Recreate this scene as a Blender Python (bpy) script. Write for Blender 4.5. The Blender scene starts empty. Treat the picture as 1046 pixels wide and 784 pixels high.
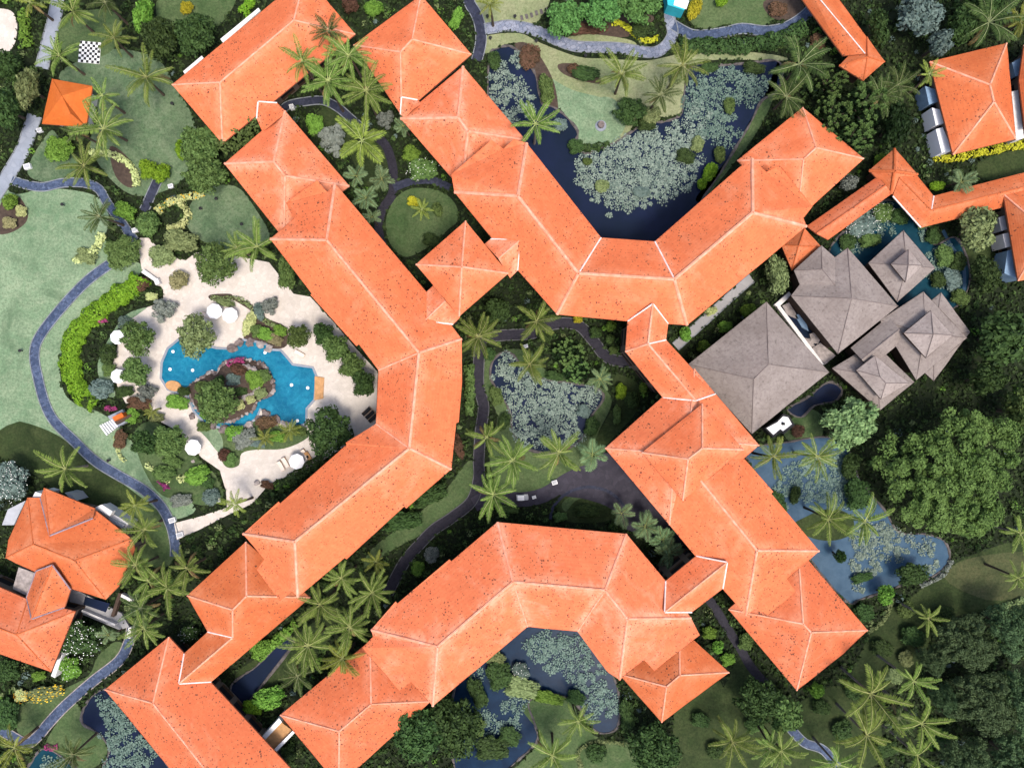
import bpy, math, random
import numpy as np
from mathutils import Vector, Matrix
from mathutils.geometry import tessellate_polygon
random.seed(7)
RNG = np.random.default_rng(7)
R = math.radians
scene = bpy.context.scene
COL = scene.collection

# ---------------------------------------------------------------- view: a drone 128 m above the garden, looking straight down
HC = 128.0
S = 188.0 / 1046.0
def W(px, py, z=0.0):
    k = S * (HC - z) / HC
    return Vector(((px - 523.0) * k, (392.0 - py) * k, z))
def M(rpx, z=0.0):
    return rpx * S * (HC - z) / HC

cam_d = bpy.data.cameras.new('camera'); cam = bpy.data.objects.new('camera', cam_d); COL.objects.link(cam)
cam.location = (0, 0, HC); cam.rotation_euler = (0, 0, 0)
cam_d.sensor_width = 36.0; cam_d.lens = 36.0 * HC / 188.0; cam_d.clip_end = 3000; cam_d.clip_start = 0.5
scene.camera = cam

wd = bpy.data.worlds.new('World'); scene.world = wd; wd.use_nodes = True
nt = wd.node_tree
bg = nt.nodes.get('Background') or nt.nodes.new('ShaderNodeBackground')
sky = nt.nodes.new('ShaderNodeTexSky'); sky.sky_type = 'NISHITA'; sky.sun_disc = False
SUN_EL, SUN_AZ = 69.0, 150.0      # azimuth clockwise from +Y (top of the photograph)
sky.sun_elevation = R(SUN_EL); sky.sun_rotation = R(SUN_AZ)
sky.air_density = 1.0; sky.dust_density = 4.0; sky.ozone_density = 1.0
bg.inputs['Strength'].default_value = 0.125
nt.links.new(sky.outputs[0], bg.inputs['Color'])
sl = bpy.data.lights.new('sun', 'SUN'); sl.energy = 1.5; sl.angle = R(14); sl.color = (1.0, 0.93, 0.84)
so = bpy.data.objects.new('sun', sl); COL.objects.link(so)
d = Vector((math.sin(R(SUN_AZ)) * math.cos(R(SUN_EL)), math.cos(R(SUN_AZ)) * math.cos(R(SUN_EL)), math.sin(R(SUN_EL))))
so.rotation_euler = d.to_track_quat('Z', 'Y').to_euler(); so.location = (40, -60, 200)
vs = scene.view_settings
vs.view_transform = 'Standard'; vs.look = 'None'; vs.gamma = 1.0; vs.exposure = 1.08; vs.use_curve_mapping = False
scene.cycles.max_bounces = 6; scene.cycles.diffuse_bounces = 3; scene.cycles.transparent_max_bounces = 4

# ---------------------------------------------------------------- materials
MATS = {}
class NB:
    """small node builder"""
    def __init__(s, name):
        s.m = bpy.data.materials.new(name); s.m.use_nodes = True
        s.t = s.m.node_tree; s.b = s.t.nodes['Principled BSDF']
        s.b.inputs['Specular IOR Level'].default_value = 0.12
        s.b.inputs['Roughness'].default_value = 0.8
    def n(s, ty, **kw):
        x = s.t.nodes.new(ty)
        for k, v in kw.items(): setattr(x, k, v)
        return x
    def l(s, a, b): s.t.links.new(a, b)
    def pos(s): return s.n('ShaderNodeNewGeometry').outputs['Position']
    def noise(s, vec, scale, detail=4, rough=0.6, dist=0.0):
        x = s.n('ShaderNodeTexNoise'); x.inputs['Scale'].default_value = scale; x.inputs['Detail'].default_value = detail
        x.inputs['Roughness'].default_value = rough; x.inputs['Distortion'].default_value = dist
        if vec is not None: s.l(vec, x.inputs['Vector'])
        return x.outputs['Fac']
    def ramp(s, fac, stops, interp='LINEAR'):
        x = s.n('ShaderNodeValToRGB'); x.color_ramp.interpolation = interp
        e = x.color_ramp.elements
        while len(e) < len(stops): e.new(0.5)
        for i, (p, c) in enumerate(stops):
            e[i].position = p; e[i].color = (c[0], c[1], c[2], 1) if not isinstance(c, (int, float)) else (c, c, c, 1)
        s.l(fac, x.inputs['Fac']); return x.outputs['Color']
    def mix(s, fac, a, b, mode='MIX'):
        x = s.n('ShaderNodeMix', data_type='RGBA', blend_type=mode)
        for sock, v in ((x.inputs[0], fac), (x.inputs[6], a), (x.inputs[7], b)):
            if isinstance(v, (int, float)): sock.default_value = v
            elif isinstance(v, tuple): sock.default_value = (v[0], v[1], v[2], 1)
            else: s.l(v, sock)
        return x.outputs[2]
    def math(s, op, a, b=0.0):
        x = s.n('ShaderNodeMath', operation=op)
        for sock, v in ((x.inputs[0], a), (x.inputs[1], b)):
            if isinstance(v, (int, float)): sock.default_value = v
            else: s.l(v, sock)
        return x.outputs[0]
    def bump(s, h, strength=0.3, dist=0.1):
        x = s.n('ShaderNodeBump'); x.inputs['Strength'].default_value = strength; x.inputs['Distance'].default_value = dist
        s.l(h, x.inputs['Height']); s.l(x.outputs[0], s.b.inputs['Normal'])
    def col(s, c):
        if isinstance(c, tuple): s.b.inputs['Base Color'].default_value = (c[0], c[1], c[2], 1)
        else: s.l(c, s.b.inputs['Base Color'])
        MATS[s.m.name] = s.m
        return s.m

def flat2(vec_nb, vec):
    x = vec_nb.n('ShaderNodeVectorMath', operation='MULTIPLY'); vec_nb.l(vec, x.inputs[0]); x.inputs[1].default_value = (1, 1, 0)
    return x.outputs[0]

def tile_mat(name, c, pale, spot=1.0, patch=0.5):
    b = NB(name); p = b.pos(); p2 = flat2(b, p)
    big = b.noise(p2, 0.09, 3, 0.55)
    mid = b.noise(p2, 0.55, 5, 0.65)
    base = b.mix(b.ramp(big, [(0.35, 0.0), (0.68, 1.0)]), tuple(x * 0.87 for x in c), c)
    # weathered pale washes
    base = b.mix(b.math('MULTIPLY', b.ramp(b.noise(p2, 0.16, 6, 0.7, 0.6), [(0.52, 0.0), (0.74, 1.0)]), patch), base, pale)
    base = b.mix(b.math('MULTIPLY', b.ramp(mid, [(0.42, 0.0), (0.72, 1.0)]), 0.5), base, (c[0] * 0.72, c[1] * 0.60, c[2] * 0.6))
    base = b.mix(b.math('MULTIPLY', b.ramp(b.noise(p2, 1.6, 4, 0.8), [(0.5, 0.0), (0.75, 1.0)]), 0.4), base, (c[0] * 1.06, c[1] * 1.5, c[2] * 1.6))
    at = b.n('ShaderNodeAttribute', attribute_name='wear')
    ar = b.n('ShaderNodeAttribute', attribute_name='ridge')
    wear = b.math('MULTIPLY', b.ramp(ar.outputs['Fac'], [(0.12, 0.0), (0.55, 1.0)]), b.ramp(b.noise(p2, 0.42, 7, 0.78, 0.8), [(0.38, 0.0), (0.60, 1.0)]))
    base = b.mix(b.math('MULTIPLY', wear, min(1.0, patch * 1.1)), base, pale)
    eave = b.math('MULTIPLY', b.ramp(at.outputs['Fac'], [(0.0, 1.0), (0.16, 0.0)]), b.ramp(b.noise(p2, 0.9, 5, 0.75), [(0.48, 0.0), (0.66, 1.0)]))
    base = b.mix(b.math('MULTIPLY', eave, 0.45), base, (c[0] * 0.5, c[1] * 0.6, c[2] * 0.6))
    # rows of tiles following the slope
    wv = b.n('ShaderNodeTexWave', bands_direction='Z'); wv.inputs['Scale'].default_value = 1.1; wv.inputs['Distortion'].default_value = 0.25
    wv.inputs['Detail'].default_value = 1.0
    b.l(p, wv.inputs['Vector'])
    base = b.mix(b.math('MULTIPLY', b.ramp(wv.outputs['Fac'], [(0.0, 1.0), (0.5, 0.0)]), 0.10), base, (c[0] * 0.55, c[1] * 0.5, c[2] * 0.5))
    # single tiles of a darker firing
    v0 = b.n('ShaderNodeTexVoronoi'); v0.inputs['Scale'].default_value = 2.4; b.l(p2, v0.inputs['Vector'])
    sep = b.n('ShaderNodeSeparateColor'); b.l(v0.outputs['Color'], sep.inputs[0])
    base = b.mix(b.math('MULTIPLY', b.ramp(sep.outputs[0], [(0.55, 0.0), (1.0, 1.0)]), 0.22), base, (c[0] * 0.66, c[1] * 0.6, c[2] * 0.62))
    # black spots of fallen leaves and lichen
    dens = b.ramp(b.noise(p2, 0.13, 3, 0.6), [(0.34, 0.5), (0.62, 1.0)])
    for sc, rad in ((0.8, 0.15), (1.4, 0.25), (2.0, 0.29), (2.8, 0.30)):
        v = b.n('ShaderNodeTexVoronoi'); v.inputs['Scale'].default_value = sc; b.l(p2, v.inputs['Vector'])
        s2 = b.n('ShaderNodeSeparateColor'); b.l(v.outputs['Color'], s2.inputs[0])
        size = b.math('MULTIPLY', b.math('MULTIPLY', b.math('ADD', b.math('MULTIPLY', s2.outputs[1], 0.5), 0.5), dens), rad * spot)
        hit = b.math('LESS_THAN', v.outputs['Distance'], size)
        pick = b.math('MULTIPLY', hit, b.math('GREATER_THAN', s2.outputs[2], 0.34))
        base = b.mix(b.math('MULTIPLY', pick, 0.82), base, (0.075, 0.034, 0.024))
    b.b.inputs['Roughness'].default_value = 0.75
    b.bump(wv.outputs['Fac'], 0.15, 0.05)
    return b.col(base)

TILE = (0.65, 0.166, 0.066); PALE = (0.69, 0.31, 0.18)
tile_mat('tile_salmon', TILE, PALE, 1.0, 0.5)
tile_mat('tile_washed', (0.65, 0.174, 0.074), (0.70, 0.35, 0.23), 1.0, 0.62)
tile_mat('tile_orange', (0.52, 0.132, 0.046), (0.60, 0.26, 0.14), 0.95, 0.4)
tile_mat('tile_speckled', (0.56, 0.142, 0.058), (0.64, 0.28, 0.17), 1.12, 0.45)
tile_mat('tile_new', (0.56, 0.135, 0.026), (0.6, 0.2, 0.08), 0.25, 0.15)
def cap_mat(name, a, c):
    b = NB(name); p = b.pos()
    return b.col(b.mix(b.ramp(b.noise(p, 0.8, 5, 0.7), [(0.38, 0.0), (0.70, 1.0)]), a, c))
cap_mat('ridge_mortar', (0.66, 0.235, 0.135), (0.70, 0.39, 0.28))
cap_mat('flashing', (0.66, 0.50, 0.46), (0.80, 0.72, 0.70))
cap_mat('lead', (0.20, 0.15, 0.17), (0.32, 0.26, 0.30))

def simple(name, c, var=0.25, scale=0.8, rough=0.8, bump=0.0, spec=0.25):
    b = NB(name); p = b.pos(); f = b.noise(p, scale, 6, 0.65)
    col = b.mix(b.ramp(f, [(0.3, 0.0), (0.7, 1.0)]), tuple(x * (1 - var) for x in c), tuple(min(1, x * (1 + var)) for x in c))
    b.b.inputs['Roughness'].default_value = rough; b.b.inputs['Specular IOR Level'].default_value = spec
    if bump: b.bump(f, bump, 0.1)
    return b.col(col)
def facade():
    b = NB('plaster'); g = b.n('ShaderNodeNewGeometry'); f = b.noise(g.outputs['Position'], 0.8, 6, 0.65)
    base = b.mix(f, (0.12, 0.09, 0.07), (0.20, 0.155, 0.12))
    t = b.n('ShaderNodeVectorMath', operation='CROSS_PRODUCT'); b.l(g.outputs['True Normal'], t.inputs[0]); t.inputs[1].default_value = (0, 0, 1)
    dt = b.n('ShaderNodeVectorMath', operation='DOT_PRODUCT'); b.l(t.outputs[0], dt.inputs[0]); b.l(g.outputs['Position'], dt.inputs[1])
    sx = b.n('ShaderNodeSeparateXYZ'); b.l(g.outputs['Position'], sx.inputs[0])
    u = b.math('MODULO', b.math('ADD', dt.outputs['Value'], 390.0), 3.9); z = b.math('MODULO', b.math('ADD', sx.outputs['Z'], 0.0), 3.3)
    op = b.math('MULTIPLY', b.math('MULTIPLY', b.math('GREATER_THAN', u, 0.5), b.math('LESS_THAN', u, 3.4)), b.math('MULTIPLY', b.math('GREATER_THAN', z, 0.35), b.math('LESS_THAN', z, 2.5)))
    base = b.mix(op, base, (0.018, 0.018, 0.020))
    rail = b.math('MULTIPLY', op, b.math('LESS_THAN', z, 1.1))
    base = b.mix(b.math('MULTIPLY', rail, 0.8), base, (0.10, 0.055, 0.03))
    return b.col(base)
facade()
simple('plaster_white', (0.62, 0.60, 0.58), 0.12)
simple('wood_dark', (0.055, 0.035, 0.025), 0.3)
simple('fascia', (0.30, 0.10, 0.05), 0.2)
simple('white_cloth', (0.80, 0.80, 0.80), 0.03)
simple('white_paint', (0.72, 0.72, 0.72), 0.1)
simple('cushion_cream', (0.66, 0.56, 0.48), 0.08)
simple('metal_grey', (0.35, 0.36, 0.38), 0.15, rough=0.4)
simple('black_rubber', (0.02, 0.02, 0.022), 0.2)
simple('rock', (0.14, 0.112, 0.105), 0.55, 1.2, bump=0.5)
simple('rock_pale', (0.27, 0.235, 0.22), 0.4, 1.2, bump=0.5)
simple('soil', (0.055, 0.038, 0.028), 0.4, 1.5)
simple('teak', (0.42, 0.23, 0.10), 0.25, 1.5)
simple('turquoise_paint', (0.03, 0.38, 0.45), 0.15)
simple('glass_blue', (0.20, 0.30, 0.42), 0.2, rough=0.15, spec=0.5)
simple('trunk_grey', (0.16, 0.135, 0.115), 0.35, 2.0)
simple('trunk_brown', (0.075, 0.055, 0.04), 0.35, 2.0)

# grey shingle
def shingle(name, q):
    b = NB(name); p = b.pos(); p2 = flat2(b, p)
    base = b.mix(b.ramp(b.noise(p2, 0.25, 5, 0.65), [(0.3, 0.0), (0.7, 1.0)]), (0.205, 0.172, 0.152), (0.285, 0.247, 0.222))
    v = b.n('ShaderNodeTexVoronoi'); v.inputs['Scale'].default_value = 3.0; b.l(p2, v.inputs['Vector'])
    s = b.n('ShaderNodeSeparateColor'); b.l(v.outputs['Color'], s.inputs[0])
    base = b.mix(b.math('MULTIPLY', b.ramp(s.outputs[0], [(0.4, 0.0), (1.0, 1.0)]), 0.4), base, (0.15, 0.12, 0.11))
    base = b.mix(b.math('MULTIPLY', b.ramp(b.noise(p2, 1.3, 6, 0.75), [(0.54, 0.0), (0.66, 1.0)]), 0.65), base, (0.095, 0.078, 0.072))
    wv = b.n('ShaderNodeTexWave', bands_direction='Z'); wv.inputs['Scale'].default_value = 1.2; wv.inputs['Distortion'].default_value = 0.3
    b.l(p, wv.inputs['Vector']); b.bump(wv.outputs['Fac'], 0.2, 0.05)
    return b.col(b.mix(1.0, base, (q, q, q * 1.02), 'MULTIPLY'))
shingle('grey_shingle', 0.92); shingle('grey_shingle_pale', 1.22)
simple('shingle_cap', (0.16, 0.13, 0.12), 0.25)
simple('shingle_cap_pale', (0.36, 0.31, 0.29), 0.2)

def grass_mat(name, a, c, dry, dryamt=0.5, worn=None):
    b = NB(name); p = b.pos()
    big = b.noise(p, 0.045, 4, 0.6); mid = b.noise(p, 0.42, 8, 0.78, 0.6); fine = b.noise(p, 2.2, 6, 0.8)
    base = b.mix(b.ramp(big, [(0.35, 0.0), (0.65, 1.0)]), a, c)
    base = b.mix(b.math('MULTIPLY', b.ramp(mid, [(0.42, 0.0), (0.7, 1.0)]), dryamt), base, dry)
    base = b.mix(b.ramp(b.noise(p, 0.16, 5, 0.7, 1.0), [(0.48, 0.0), (0.72, 0.75)]), base, tuple(x * 0.60 for x in a))
    base = b.mix(b.ramp(fine, [(0.34, 0.7), (0.58, 0.0)]), base, tuple(x * 0.45 for x in a))
    b.bump(fine, 0.5, 0.1)
    return b.col(base)
grass_mat('lawn_pale', (0.115, 0.195, 0.105), (0.215, 0.300, 0.180), (0.285, 0.335, 0.215), 0.7)
grass_mat('lawn_cool', (0.062, 0.112, 0.055), (0.120, 0.180, 0.092), (0.20, 0.235, 0.145), 0.75)
grass_mat('lawn_mid', (0.045, 0.085, 0.028), (0.088, 0.130, 0.052), (0.135, 0.155, 0.075), 0.6)
grass_mat('lawn_dark', (0.016, 0.030, 0.009), (0.040, 0.062, 0.018), (0.075, 0.085, 0.034), 0.55)
grass_mat('lawn_dry', (0.185, 0.235, 0.105), (0.25, 0.265, 0.145), (0.33, 0.30, 0.19), 0.6)
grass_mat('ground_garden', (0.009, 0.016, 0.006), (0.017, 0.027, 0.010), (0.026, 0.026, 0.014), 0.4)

def paving(name, a, c, scale, joint=(0.03, 0.03, 0.04), spread=0.9, jw=0.06):
    b = NB(name); p = b.pos(); p2 = flat2(b, p)
    v = b.n('ShaderNodeTexVoronoi'); v.inputs['Scale'].default_value = scale; b.l(p2, v.inputs['Vector'])
    s = b.n('ShaderNodeSeparateColor'); b.l(v.outputs['Color'], s.inputs[0])
    base = b.mix(b.math('MULTIPLY', s.outputs[0], spread), a, c)
    e = b.n('ShaderNodeTexVoronoi', feature='DISTANCE_TO_EDGE'); e.inputs['Scale'].default_value = scale; b.l(p2, e.inputs['Vector'])
    base = b.mix(b.ramp(e.outputs['Distance'], [(0.0, 0.7), (jw, 0.0)]), base, joint)
    base = b.mix(b.ramp(b.noise(p2, 0.3, 5, 0.7), [(0.4, 0.0), (0.75, 0.6)]), base, tuple(x * 0.7 for x in a))
    b.b.inputs['Roughness'].default_value = 0.7
    return b.col(base)
paving('slate_blue', (0.036, 0.054, 0.100), (0.095, 0.125, 0.200), 2.2)
paving('slate_dark', (0.020, 0.024, 0.042), (0.045, 0.050, 0.080), 2.2)
paving('slate_pale', (0.13, 0.155, 0.215), (0.27, 0.285, 0.34), 1.6)
paving('asphalt_violet', (0.017, 0.016, 0.023), (0.030, 0.027, 0.038), 3.0)
paving('asphalt_worn', (0.032, 0.029, 0.041), (0.052, 0.047, 0.064), 1.2)
paving('concrete_grey', (0.22, 0.245, 0.29), (0.27, 0.295, 0.335), 0.7, (0.20, 0.22, 0.26))
paving('concrete_pale', (0.27, 0.265, 0.27), (0.31, 0.305, 0.305), 0.5, (0.24, 0.24, 0.24))
paving('deck_sand', (0.50, 0.45, 0.395), (0.61, 0.555, 0.50), 1.5, (0.36, 0.31, 0.27), 0.7, 0.03)
simple('kerb_pale', (0.17, 0.185, 0.20), 0.4)
simple('kerb_dark', (0.085, 0.085, 0.09), 0.4)

def water(name, a, c, rough=0.22, scale=0.5, spec=0.10):
    b = NB(name); p = b.pos()
    f = b.noise(p, scale, 4, 0.6, 0.5)
    b.b.inputs['Roughness'].default_value = rough; b.b.inputs['Specular IOR Level'].default_value = spec
    b.bump(b.noise(p, 1.8, 3, 0.6, 0.6), 0.12, 0.05)
    return b.col(b.mix(b.ramp(f, [(0.3, 0.0), (0.7, 1.0)]), a, c))
water('pond_navy', (0.008, 0.014, 0.026), (0.012, 0.018, 0.046), spec=0.03, scale=0.14)
water('pond_deep', (0.005, 0.015, 0.036), (0.008, 0.025, 0.055), spec=0.03)
simple('rock_dark', (0.085, 0.075, 0.072), 0.5, 1.2, bump=0.5)
grass_mat('lawn_olive', (0.040, 0.056, 0.020), (0.070, 0.082, 0.034), (0.12, 0.105, 0.05), 0.6)
water('pond_blue', (0.030, 0.066, 0.110), (0.055, 0.100, 0.150), spec=0.05)
water('pond_teal', (0.005, 0.026, 0.042), (0.009, 0.044, 0.064), spec=0.03)
def poolmat():
    b = NB('pool_water'); p = b.pos()
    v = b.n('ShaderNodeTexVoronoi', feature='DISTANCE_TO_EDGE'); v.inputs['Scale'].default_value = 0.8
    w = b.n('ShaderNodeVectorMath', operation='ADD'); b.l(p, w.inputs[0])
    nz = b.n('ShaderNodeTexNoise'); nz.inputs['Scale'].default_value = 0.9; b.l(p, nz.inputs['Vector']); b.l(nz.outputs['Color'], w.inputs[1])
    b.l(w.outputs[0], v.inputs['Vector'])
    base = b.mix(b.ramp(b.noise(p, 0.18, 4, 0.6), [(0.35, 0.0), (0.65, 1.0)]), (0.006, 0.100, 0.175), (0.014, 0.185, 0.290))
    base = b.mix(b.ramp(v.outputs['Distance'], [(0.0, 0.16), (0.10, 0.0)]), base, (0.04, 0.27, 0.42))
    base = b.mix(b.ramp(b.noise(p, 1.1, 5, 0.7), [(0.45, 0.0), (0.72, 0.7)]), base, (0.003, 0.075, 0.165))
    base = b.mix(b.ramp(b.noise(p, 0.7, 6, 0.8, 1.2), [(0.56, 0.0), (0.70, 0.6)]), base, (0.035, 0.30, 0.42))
    b.b.inputs['Roughness'].default_value = 0.25; b.b.inputs['Specular IOR Level'].default_value = 0.1
    return b.col(base)
poolmat()

def leaf_mat(name, a, c, tip=None, trans=0.0):
    b = NB(name)
    g = b.n('ShaderNodeNewGeometry'); oi = b.n('ShaderNodeObjectInfo'); tc = b.n('ShaderNodeTexCoord')
    base = b.mix(g.outputs['Random Per Island'], a, c)
    f = b.noise(tc.outputs['Object'], 2.2, 3, 0.6)
    base = b.mix(b.ramp(f, [(0.38, 0.0), (0.66, 0.55)]), base, tuple(x * 1.3 for x in c) if tip is None else tip)
    hs = b.n('ShaderNodeHueSaturation'); hs.inputs['Saturation'].default_value = 1.0
    b.l(b.math('ADD', b.math('MULTIPLY', oi.outputs['Random'], 0.035), 0.484), hs.inputs['Hue'])
    b.l(b.math('ADD', b.math('MULTIPLY', oi.outputs['Random'], 0.46), 0.80), hs.inputs['Value'])
    b.l(base, hs.inputs['Color'])
    b.b.inputs['Roughness'].default_value = 0.6; b.b.inputs['Specular IOR Level'].default_value = 0.08
    return b.col(hs.outputs[0])
leaf_mat('leaf_dark', (0.006, 0.015, 0.006), (0.044, 0.078, 0.022))
leaf_mat('leaf_mid', (0.016, 0.038, 0.009), (0.095, 0.145, 0.042))
leaf_mat('leaf_olive', (0.040, 0.060, 0.018), (0.170, 0.205, 0.085))
leaf_mat('leaf_bright', (0.025, 0.070, 0.006), (0.135, 0.240, 0.038))
leaf_mat('leaf_lime', (0.035, 0.095, 0.004), (0.150, 0.260, 0.020))
leaf_mat('leaf_cream', (0.19, 0.235, 0.075), (0.42, 0.45, 0.20))
leaf_mat('leaf_yellow', (0.15, 0.16, 0.010), (0.38, 0.35, 0.025))
leaf_mat('leaf_grove', (0.004, 0.010, 0.004), (0.014, 0.028, 0.008))
leaf_mat('leaf_big', (0.012, 0.036, 0.007), (0.096, 0.178, 0.042), (0.132, 0.225, 0.060))
leaf_mat('leaf_wood', (0.012, 0.027, 0.010), (0.085, 0.128, 0.052), (0.092, 0.140, 0.062))
leaf_mat('leaf_fresh', (0.030, 0.075, 0.020), (0.090, 0.190, 0.050))
leaf_mat('leaf_pale', (0.040, 0.080, 0.026), (0.165, 0.235, 0.095))
leaf_mat('leaf_blue', (0.040, 0.070, 0.060), (0.110, 0.150, 0.130))
leaf_mat('leaf_grey', (0.070, 0.085, 0.070), (0.160, 0.175, 0.150))
leaf_mat('leaf_red', (0.025, 0.022, 0.010), (0.105, 0.055, 0.035))
leaf_mat('leaf_tan', (0.12, 0.12, 0.05), (0.24, 0.22, 0.11))
leaf_mat('blossom_white', (0.55, 0.55, 0.50), (0.78, 0.78, 0.74))
leaf_mat('blossom_magenta', (0.10, 0.015, 0.06), (0.26, 0.04, 0.14))
leaf_mat('blossom_orange', (0.45, 0.20, 0.02), (0.6, 0.36, 0.03))
leaf_mat('lily_pale', (0.045, 0.080, 0.070), (0.200, 0.250, 0.205))
leaf_mat('lily_teal', (0.030, 0.070, 0.060), (0.150, 0.215, 0.180))
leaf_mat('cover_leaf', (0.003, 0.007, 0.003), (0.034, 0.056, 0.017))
leaf_mat('palm_leaf', (0.030, 0.058, 0.008), (0.135, 0.190, 0.040))
leaf_mat('palm_leaf_dark', (0.012, 0.026, 0.007), (0.065, 0.095, 0.026))
leaf_mat('palm_leaf_yellow', (0.050, 0.075, 0.010), (0.170, 0.200, 0.036))
leaf_mat('palm_leaf_grey', (0.050, 0.090, 0.036), (0.140, 0.200, 0.095))
leaf_mat('palm_rib', (0.13, 0.16, 0.045), (0.27, 0.29, 0.11))
leaf_mat('palm_dead', (0.10, 0.065, 0.025), (0.20, 0.13, 0.06))
leaf_mat('palm_rib_dark', (0.10, 0.12, 0.05), (0.19, 0.21, 0.10))

# ---------------------------------------------------------------- object helpers
def tag(o, label=None, cat=None, group=None, kind=None):
    if label: o['label'] = label
    if cat: o['category'] = cat
    if group: o['group'] = group
    if kind: o['kind'] = kind
    return o
def thing(name, label, cat, loc=(0, 0, 0), rz=0.0, group=None):
    o = bpy.data.objects.new(name, None); COL.objects.link(o); o.empty_display_size = 0.3
    o.location = loc; o.rotation_euler = (0, 0, rz)
    return tag(o, label, cat, group)
def link(name, me, parent=None, loc=(0, 0, 0), rot=(0, 0, 0), scale=(1, 1, 1)):
    o = bpy.data.objects.new(name, me); COL.objects.link(o)
    o.location = loc; o.rotation_euler = rot; o.scale = scale
    if parent: o.parent = parent
    return o
def mesh(name, verts, faces, mats, midx=None, smooth=False):
    me = bpy.data.meshes.new(name)
    me.from_pydata([tuple(v) for v in verts], [], faces)
    for m in ([mats] if isinstance(mats, str) else mats): me.materials.append(MATS[m])
    if midx is not None: me.polygons.foreach_set('material_index', np.asarray(midx, dtype=np.int32))
    if smooth: me.polygons.foreach_set('use_smooth', np.ones(len(me.polygons), dtype=bool))
    me.update(); return me
def quads(name, Q, mats, midx=None):
    """Q: (n,k,3) array of separate k-gons"""
    Q = np.asarray(Q, dtype=np.float32); n, k, _ = Q.shape
    me = bpy.data.meshes.new(name)
    me.vertices.add(n * k); me.vertices.foreach_set('co', Q.reshape(-1))
    me.loops.add(n * k); me.loops.foreach_set('vertex_index', np.arange(n * k, dtype=np.int32))
    me.polygons.add(n); me.polygons.foreach_set('loop_start', np.arange(0, n * k, k, dtype=np.int32))
    for m in ([mats] if isinstance(mats, str) else mats): me.materials.append(MATS[m])
    if midx is not None: me.polygons.foreach_set('material_index', np.asarray(midx, dtype=np.int32))
    me.update(calc_edges=True); me.validate(); return me

class MB:
    def __init__(s): s.v = []; s.f = []; s.m = []
    def box(s, c, size, rz=0.0, mi=0, taper=1.0, rx=0.0):
        x, y, z = (q / 2 for q in size); b = len(s.v)
        rot = Matrix.Rotation(rz, 3, 'Z') @ Matrix.Rotation(rx, 3, 'X')
        for dz in (-1, 1):
            t = taper if dz > 0 else 1.0
            for dx, dy in ((-1, -1), (1, -1), (1, 1), (-1, 1)):
                s.v.append(Vector(c) + rot @ Vector((dx * x * t, dy * y * t, dz * z)))
        for f in ((0, 3, 2, 1), (4, 5, 6, 7), (0, 1, 5, 4), (1, 2, 6, 5), (2, 3, 7, 6), (3, 0, 4, 7)):
            s.f.append([b + i for i in f]); s.m.append(mi)
        return s
    def tube(s, pts, radii, n=7, mi=0, cap=True):
        b = len(s.v); pts = [Vector(p) for p in pts]
        for i, p in enumerate(pts):
            dd = (pts[min(i + 1, len(pts) - 1)] - pts[max(i - 1, 0)]).normalized()
            a = dd.orthogonal().normalized(); c = dd.cross(a)
            for k in range(n):
                t = 2 * math.pi * k / n
                s.v.append(p + (a * math.cos(t) + c * math.sin(t)) * radii[i])
        for i in range(len(pts) - 1):
            for k in range(n):
                s.f.append([b + i * n + k, b + i * n + (k + 1) % n, b + (i + 1) * n + (k + 1) % n, b + (i + 1) * n + k]); s.m.append(mi)
        if cap:
            s.f.append([b + k for k in range(n)][::-1]); s.m.append(mi)
            s.f.append([b + (len(pts) - 1) * n + k for k in range(n)]); s.m.append(mi)
        return s
    def prism(s, poly, z0, z1, mi=0):
        b = len(s.v); n = len(poly)
        for p in poly: s.v.append(Vector((p[0], p[1], z0)))
        for p in poly: s.v.append(Vector((p[0], p[1], z1)))
        for k in range(n):
            s.f.append([b + k, b + (k + 1) % n, b + n + (k + 1) % n, b + n + k]); s.m.append(mi)
        for t in tessellate_polygon([[Vector((p[0], p[1], 0)) for p in poly]]):
            s.f.append([b + n + i for i in t]); s.m.append(mi)
        return s
    def build(s, name, mats, parent=None, loc=(0, 0, 0), rz=0.0, smooth=False):
        return link(name, mesh(name, s.v, s.f, mats, s.m, smooth), parent, loc, (0, 0, rz))

def cr(pts, closed=True, n=4):
    """Catmull-Rom smoothing of pixel points"""
    P = [np.array(p, float) for p in pts]; out = []; N = len(P)
    for i in range(N if closed else N - 1):
        if closed: a, b, c, e = P[(i - 1) % N], P[i], P[(i + 1) % N], P[(i + 2) % N]
        else: a, b, c, e = P[max(i - 1, 0)], P[i], P[i + 1], P[min(i + 2, N - 1)]
        for k in range(n):
            t = k / n
            out.append(tuple(0.5 * ((2 * b) + (-a + c) * t + (2 * a - 5 * b + 4 * c - e) * t * t + (-a + 3 * b - 3 * c + e) * t ** 3)))
    if not closed: out.append(tuple(P[-1]))
    return out
def inpoly(X, Y, poly):
    r = np.zeros(len(X), bool); n = len(poly); j = n - 1
    for i in range(n):
        xi, yi = poly[i]; xj, yj = poly[j]
        c = ((yi > Y) != (yj > Y)) & (X < (xj - xi) * (Y - yi) / ((yj - yi) or 1e-9) + xi)
        r ^= c; j = i
    return r
def sheet(name, pts, z, mat, smooth=True, kind='structure'):
    pts = cr(pts) if smooth else pts
    V = [W(p[0], p[1], 0) for p in pts]
    for v in V: v.z = z
    F = [list(t) for t in tessellate_polygon([[Vector((v.x, v.y, 0)) for v in V]])]
    o = link(name, mesh(name, V, F, mat)); tag(o, kind=kind); return o
def P(s):
    return [tuple(float(q) for q in t.split(',')) for t in s.split()]
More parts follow.
